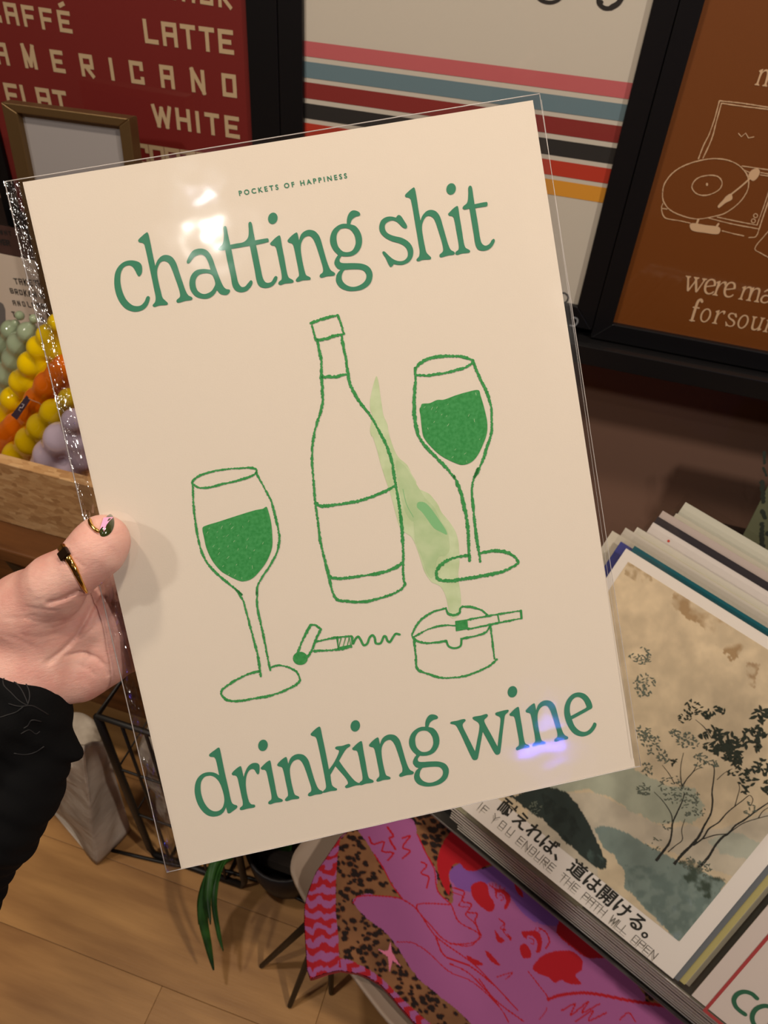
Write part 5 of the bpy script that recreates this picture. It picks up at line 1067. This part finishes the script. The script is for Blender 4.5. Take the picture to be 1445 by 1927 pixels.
CPz = SZ + .035
CPl = Plane(at_z(800, 1700, CPz), [1, 0, 0], [0, -1, -.12])
x2 = Z(480, 1427, 2.89); x3 = Z(845, 1427, 2.408)
cush_out = x2([(520,380),(460,430),(400,520),(330,620),(290,720),(268,800),(266,900),(275,1050),(282,1150),(298,1202),(380,1172),(458,1155),(560,1172),(620,1195),(680,1232),(740,1295),(780,1345),(870,1445),(960,1540),(1200,1740)]) + [(1000,2120),(1200,2120),(1420,2020),(1400,1900),(1250,1740),(1080,1560),(960,1480),(840,1470),(700,1500)]
def paint_c(X, Y):
    n1, n2, n3 = fbm(X, Y, 60, 11), fbm(X, Y, 13, 12, 2), fbm(X, Y, 6, 14, 2); sh = X.shape
    base = C_(118, 80, 52) * np.ones(sh + (1,)); base = base * (.55 + .9 * n1[..., None])
    rs = np.random.RandomState(5); dmin = np.full(sh, 9.0)
    for _ in range(3300):
        cx, cy = rs.uniform(560, 1420), rs.uniform(1440, 2000); sz = rs.uniform(3.2, 7.0) * (1.35 if cy < 1620 and cx > 760 else 1) * (1.3 if cx > 1050 else 1); a = .5 + rs.uniform(-.5, .5); e = rs.uniform(.45, .8)
        i0 = (np.abs(X - cx) < 14) & (np.abs(Y - cy) < 14)
        if not i0.any(): continue
        dx, dy = X[i0] - cx, Y[i0] - cy; u = dx * math.cos(a) + dy * math.sin(a); v = -dx * math.sin(a) + dy * math.cos(a)
        dmin[i0] = np.minimum(dmin[i0], np.hypot(u, v / e) / sz)
    dmin = dmin + (n3 - .5) * .5; base[dmin < 1.25] = C_(96, 56, 34); base[dmin < .95] = C_(30, 19, 16); c = base
    pink, red, lil = C_(146, 80, 128), C_(156, 16, 28), C_(114, 70, 138)
    wv = lambda P, w=3: inside(spline([q[:2] for q in P], True, 4), X + (n3 - .5) * w, Y + (n2 - .5) * w)
    def st(P, w, closed=False):
        P = spline([p[:2] for p in P], closed, 5); d = np.full(sh, 1e9)
        for a, b in zip(P[:-1], P[1:]):
            ab = b - a; t = np.clip(((X - a[0]) * ab[0] + (Y - a[1]) * ab[1]) / (ab @ ab + 1e-9), 0, 1); d = np.minimum(d, np.hypot(X - a[0] - t * ab[0], Y - a[1] - t * ab[1]))
        return d < w / 2
    wing = x2([(560,380),(720,330),(850,345),(880,430),(920,520),(960,590),(985,660),(990,740),(1060,812),(960,900),(880,860),(800,780),(740,690),(700,620),(650,540),(610,470)])
    arm = x2([(533,790),(560,765),(620,752),(700,765),(790,780),(870,830),(1000,1000),(1100,1020),(1300,1100),(1500,1300),(1700,1500),(1600,1700),(1300,1600),(1150,1430),(1000,1300),(880,1200),(800,1080),(720,970),(620,890),(560,830)])
    face = x2([(1050,640),(1110,590),(1180,625),(1300,600),(1400,520),(2100,1300),(2100,1900),(1400,1600),(1150,1430),(1000,1180),(880,860),(900,800),(1060,810),(1070,740)])
    for P in (wing, arm, face):
        k_ = wv(P); c[k_] = pink
    k_ = wv(x2([(1050,640),(1110,590),(1180,625),(1300,600),(1445,560),(1700,900),(1500,900),(1300,690),(1180,740),(1090,720)])); c[k_] = lil
    for P in (x2([(985,600),(1000,520),(1040,440),(1110,370),(1250,380),(1400,520),(1420,570),(1320,590),(1250,602),(1180,632),(1140,622),(1110,590),(1070,598),(1048,650),(1055,700),(1050,760),(1010,690)]), x3([(370,960),(420,900),(530,880),(590,920),(590,970),(560,990),(590,1030),(530,1030),(500,1015),(470,1025),(440,1000),(400,985)]), x3([(478,800),(500,740),(600,770),(680,850),(740,900),(620,915),(540,860)]), x3([(93,600),(110,578),(140,570),(168,590),(175,630),(196,665),(198,695),(178,708),(145,690),(108,650)]), x3([(312,862),(335,850),(362,885),(360,912),(330,915),(318,895)]),
              x3([(175,588),(205,600),(240,610),(268,632),(268,665),(250,698),(240,690),(252,660),(235,640),(222,655),(205,640),(200,610)]), x3([(318,800),(350,792),(395,798),(412,830),(405,885),(385,890),(392,850),(370,830),(345,830)]), x3([(200,790),(225,820),(245,838),(225,848),(208,830)]), x3([(255,805),(275,825),(270,838)]), x3([(160,880),(200,915),(225,948),(190,935),(165,905)]), x3([(290,580),(325,620),(325,645),(300,620)]), x3([(70,905),(120,925),(150,945),(110,945)])):
        c[wv(P, 2)] = red
    for P in (x3([(212,622),(240,630),(246,655),(232,668),(214,650)]), x3([(345,815),(372,818),(390,845),(378,868),(352,850)])): c[wv(P, 1)] = pink
    for P, w in ((x3([(222,632),(236,636),(238,652),(226,656)]), 2), (x3([(355,825),(372,832),(374,850),(360,850)]), 2), (x3([(180,590),(176,580)]), 1.5), (x3([(192,592),(190,580)]), 1.5), (x3([(206,596),(206,584)]), 1.5), (x3([(222,602),(224,590)]), 1.5), (x3([(240,612),(244,600)]), 1.5), (x3([(395,798),(404,788)]), 1.5), (x3([(380,792),(386,780)]), 1.5), (x3([(362,790),(364,778)]), 1.5)): c[st(P, w)] = red
    for P, w in ((x2([(880,430),(920,520),(970,620),(990,740),(1060,812),(1100,900),(1200,960),(1222,985),(1160,1020),(1040,1010),(940,910),(880,840),(880,810),(960,805),(1060,812)]), 2.4), (x2([(533,800),(560,765),(700,765),(790,780),(870,830),(960,960),(1000,1000),(1180,1130),(1280,1230),(1420,1380)]), 2.4), (x2([(770,1010),(850,1015),(930,1060),(1050,1170),(1180,1230),(1320,1360),(1370,1445)]), 2.0), (x2([(650,540),(700,620),(740,700),(800,780)]), 2.6),
                 (x2([(1070,720),(1130,740),(1120,790),(1170,810),(1150,850),(1200,860),(1190,900),(1222,980)]), 3), (x2([(980,990),(1020,1080),(1080,1110),(1160,1140),(1300,1250)]), 3), (x2([(620,440),(640,480),(700,470),(690,520),(750,530),(720,570)]), 3.5), (x2([(720,390),(750,440),(730,450),(760,510)]), 4), (x2([(800,450),(840,440),(800,500),(840,520),(800,560)]), 3.4), (x2([(900,580),(930,600),(900,640),(940,660),(930,720)]), 3), (x2([(1320,890),(1350,920),(1340,950),(1380,1000)]), 2),
                 (x3([(10,620),(60,640),(40,680),(90,690),(70,720),(110,760),(130,820),(90,860),(0,850)]), 2), (x3([(400,780),(430,800),(445,840),(430,870)]), 3), (x3([(220,740),(245,760),(225,780),(250,790)]), 2), (x3([(350,975),(400,1040),(440,1100),(430,1150),(400,1190)]), 2), (x3([(210,1000),(280,980),(250,1010)]), 2), (x3([(130,1010),(200,1100),(330,1200)]), 2.5), (x3([(0,940),(80,980),(160,1060),(220,1130)]), 2.5)): c[st(P, w)] = red
    w2 = x3([(440,1110),(500,1095),(600,1078),(700,1090),(800,1110),(900,1120),(1080,1160),(1200,1300),(900,1300),(600,1250),(450,1180)]); c[wv(w2)] = pink
    for P in ([(440,1100),(500,1080),(620,1072),(800,1105),(930,1125),(1080,1150)],): c[st(x3(P), 6)] = red
    for P in ([(500,1150),(560,1120),(540,1170),(620,1110),(590,1160),(670,1120)],[(560,1200),(640,1150),(620,1195),(700,1160)],[(760,1190),(800,1160),(830,1200)]): c[st(x3(P), 3)] = red
    star = x2([(735,1010),(742,1060),(790,1140),(748,1110),(730,1165),(722,1090),(660,1040),(718,1060)]); c[inside(star, X, Y)] = C_(200, 110, 140)
    # zigzag trim bands
    b1 = inside(x2([(540,360),(460,430),(400,520),(330,620),(290,720),(268,800),(266,900),(275,1050),(282,1150),(298,1205),(458,1157),(455,1000),(440,850),(440,700),(447,560),(462,440)]), X, Y)
    ph = (Y + 9 * np.abs(((X - 605) / 17.0) % 2 - 1) + 20 * n2 + 8 * n1) / 25.0; cc = np.where(((ph % 1) < .5)[..., None], C_(160, 26, 36), C_(150, 84, 134)); c = np.where(b1[..., None], cc, c)
    b2 = inside(x2([(456,1085),(520,1105),(580,1130),(640,1165),(690,1200),(740,1250),(800,1312),(920,1420),(1100,1560),(1500,1850),(1400,1950),(960,1560),(870,1450),(780,1348),(740,1298),(680,1236),(560,1176),(456,1160)]), X, Y)
    ph = (X * .8 + Y * .6 + 10 * np.abs(((Y - X * .75) / 13.0) % 2 - 1)) / 27.0; cc = np.where(((ph % 1) < .5)[..., None], C_(160, 26, 36), C_(150, 84, 134)); c = np.where(b2[..., None], cc, c)
    return c
cpo = np.array([CPl.hit(*p[:2]) for p in cush_out]); cu0, cv0 = cpo.min(0); cu1, cv1 = cpo.max(0)
def chh(U, V, X, Y):
    d = np.full(U.shape, 1e9); P = np.vstack([cpo, cpo[:1]])
    for a, b in zip(P[:-1], P[1:]):
        ab = b - a; t = np.clip(((U - a[0]) * ab[0] + (V - a[1]) * ab[1]) / (ab @ ab + 1e-9), 0, 1); d = np.minimum(d, np.hypot(U - a[0] - t * ab[0], V - a[1] - t * ab[1]))
    return .016 * (1 - np.exp(-d / .03)) + .003 * (fbm(U * 1000, V * 1000, 90, 4) - .5)
M_cu = vcol('printed_fabric', .8, .2); bump(M_cu, 900, .3, .0006)
cush = empty('cushion', CPl.matrix(), 'pink and leopard printed cushion with red zigzag trim and drawn faces', 'cushion')
soft_print('cushion_cover', CPl, cu0, cu1, cv0, cv1, .0012, paint_c, M_cu, cush, 0.0, mask=lambda X, Y: inside(cush_out, X, Y), height=chh)
n = len(cpo); Vc = [(u, -v, .001) for u, v in cpo] + [(u, -v, -.012) for u, v in cpo] + [(u * .97 + cpo[:, 0].mean() * .03, -(v * .97 + cpo[:, 1].mean() * .03), -.017) for u, v in cpo]
mesh('cushion_back', Vc, [(i, (i+1)%n, n+(i+1)%n, n+i) for i in range(n)] + [(n+i, n+(i+1)%n, 2*n+(i+1)%n, 2*n+i) for i in range(n)] + [tuple(range(2*n, 3*n))[::-1]], mat('trim_red', srgb(176, 40, 60), .85), cush, True)
print('n objects', len(bpy.data.objects), 'tris', sum(len(o.data.polygons) for o in bpy.data.objects if o.type == 'MESH'))
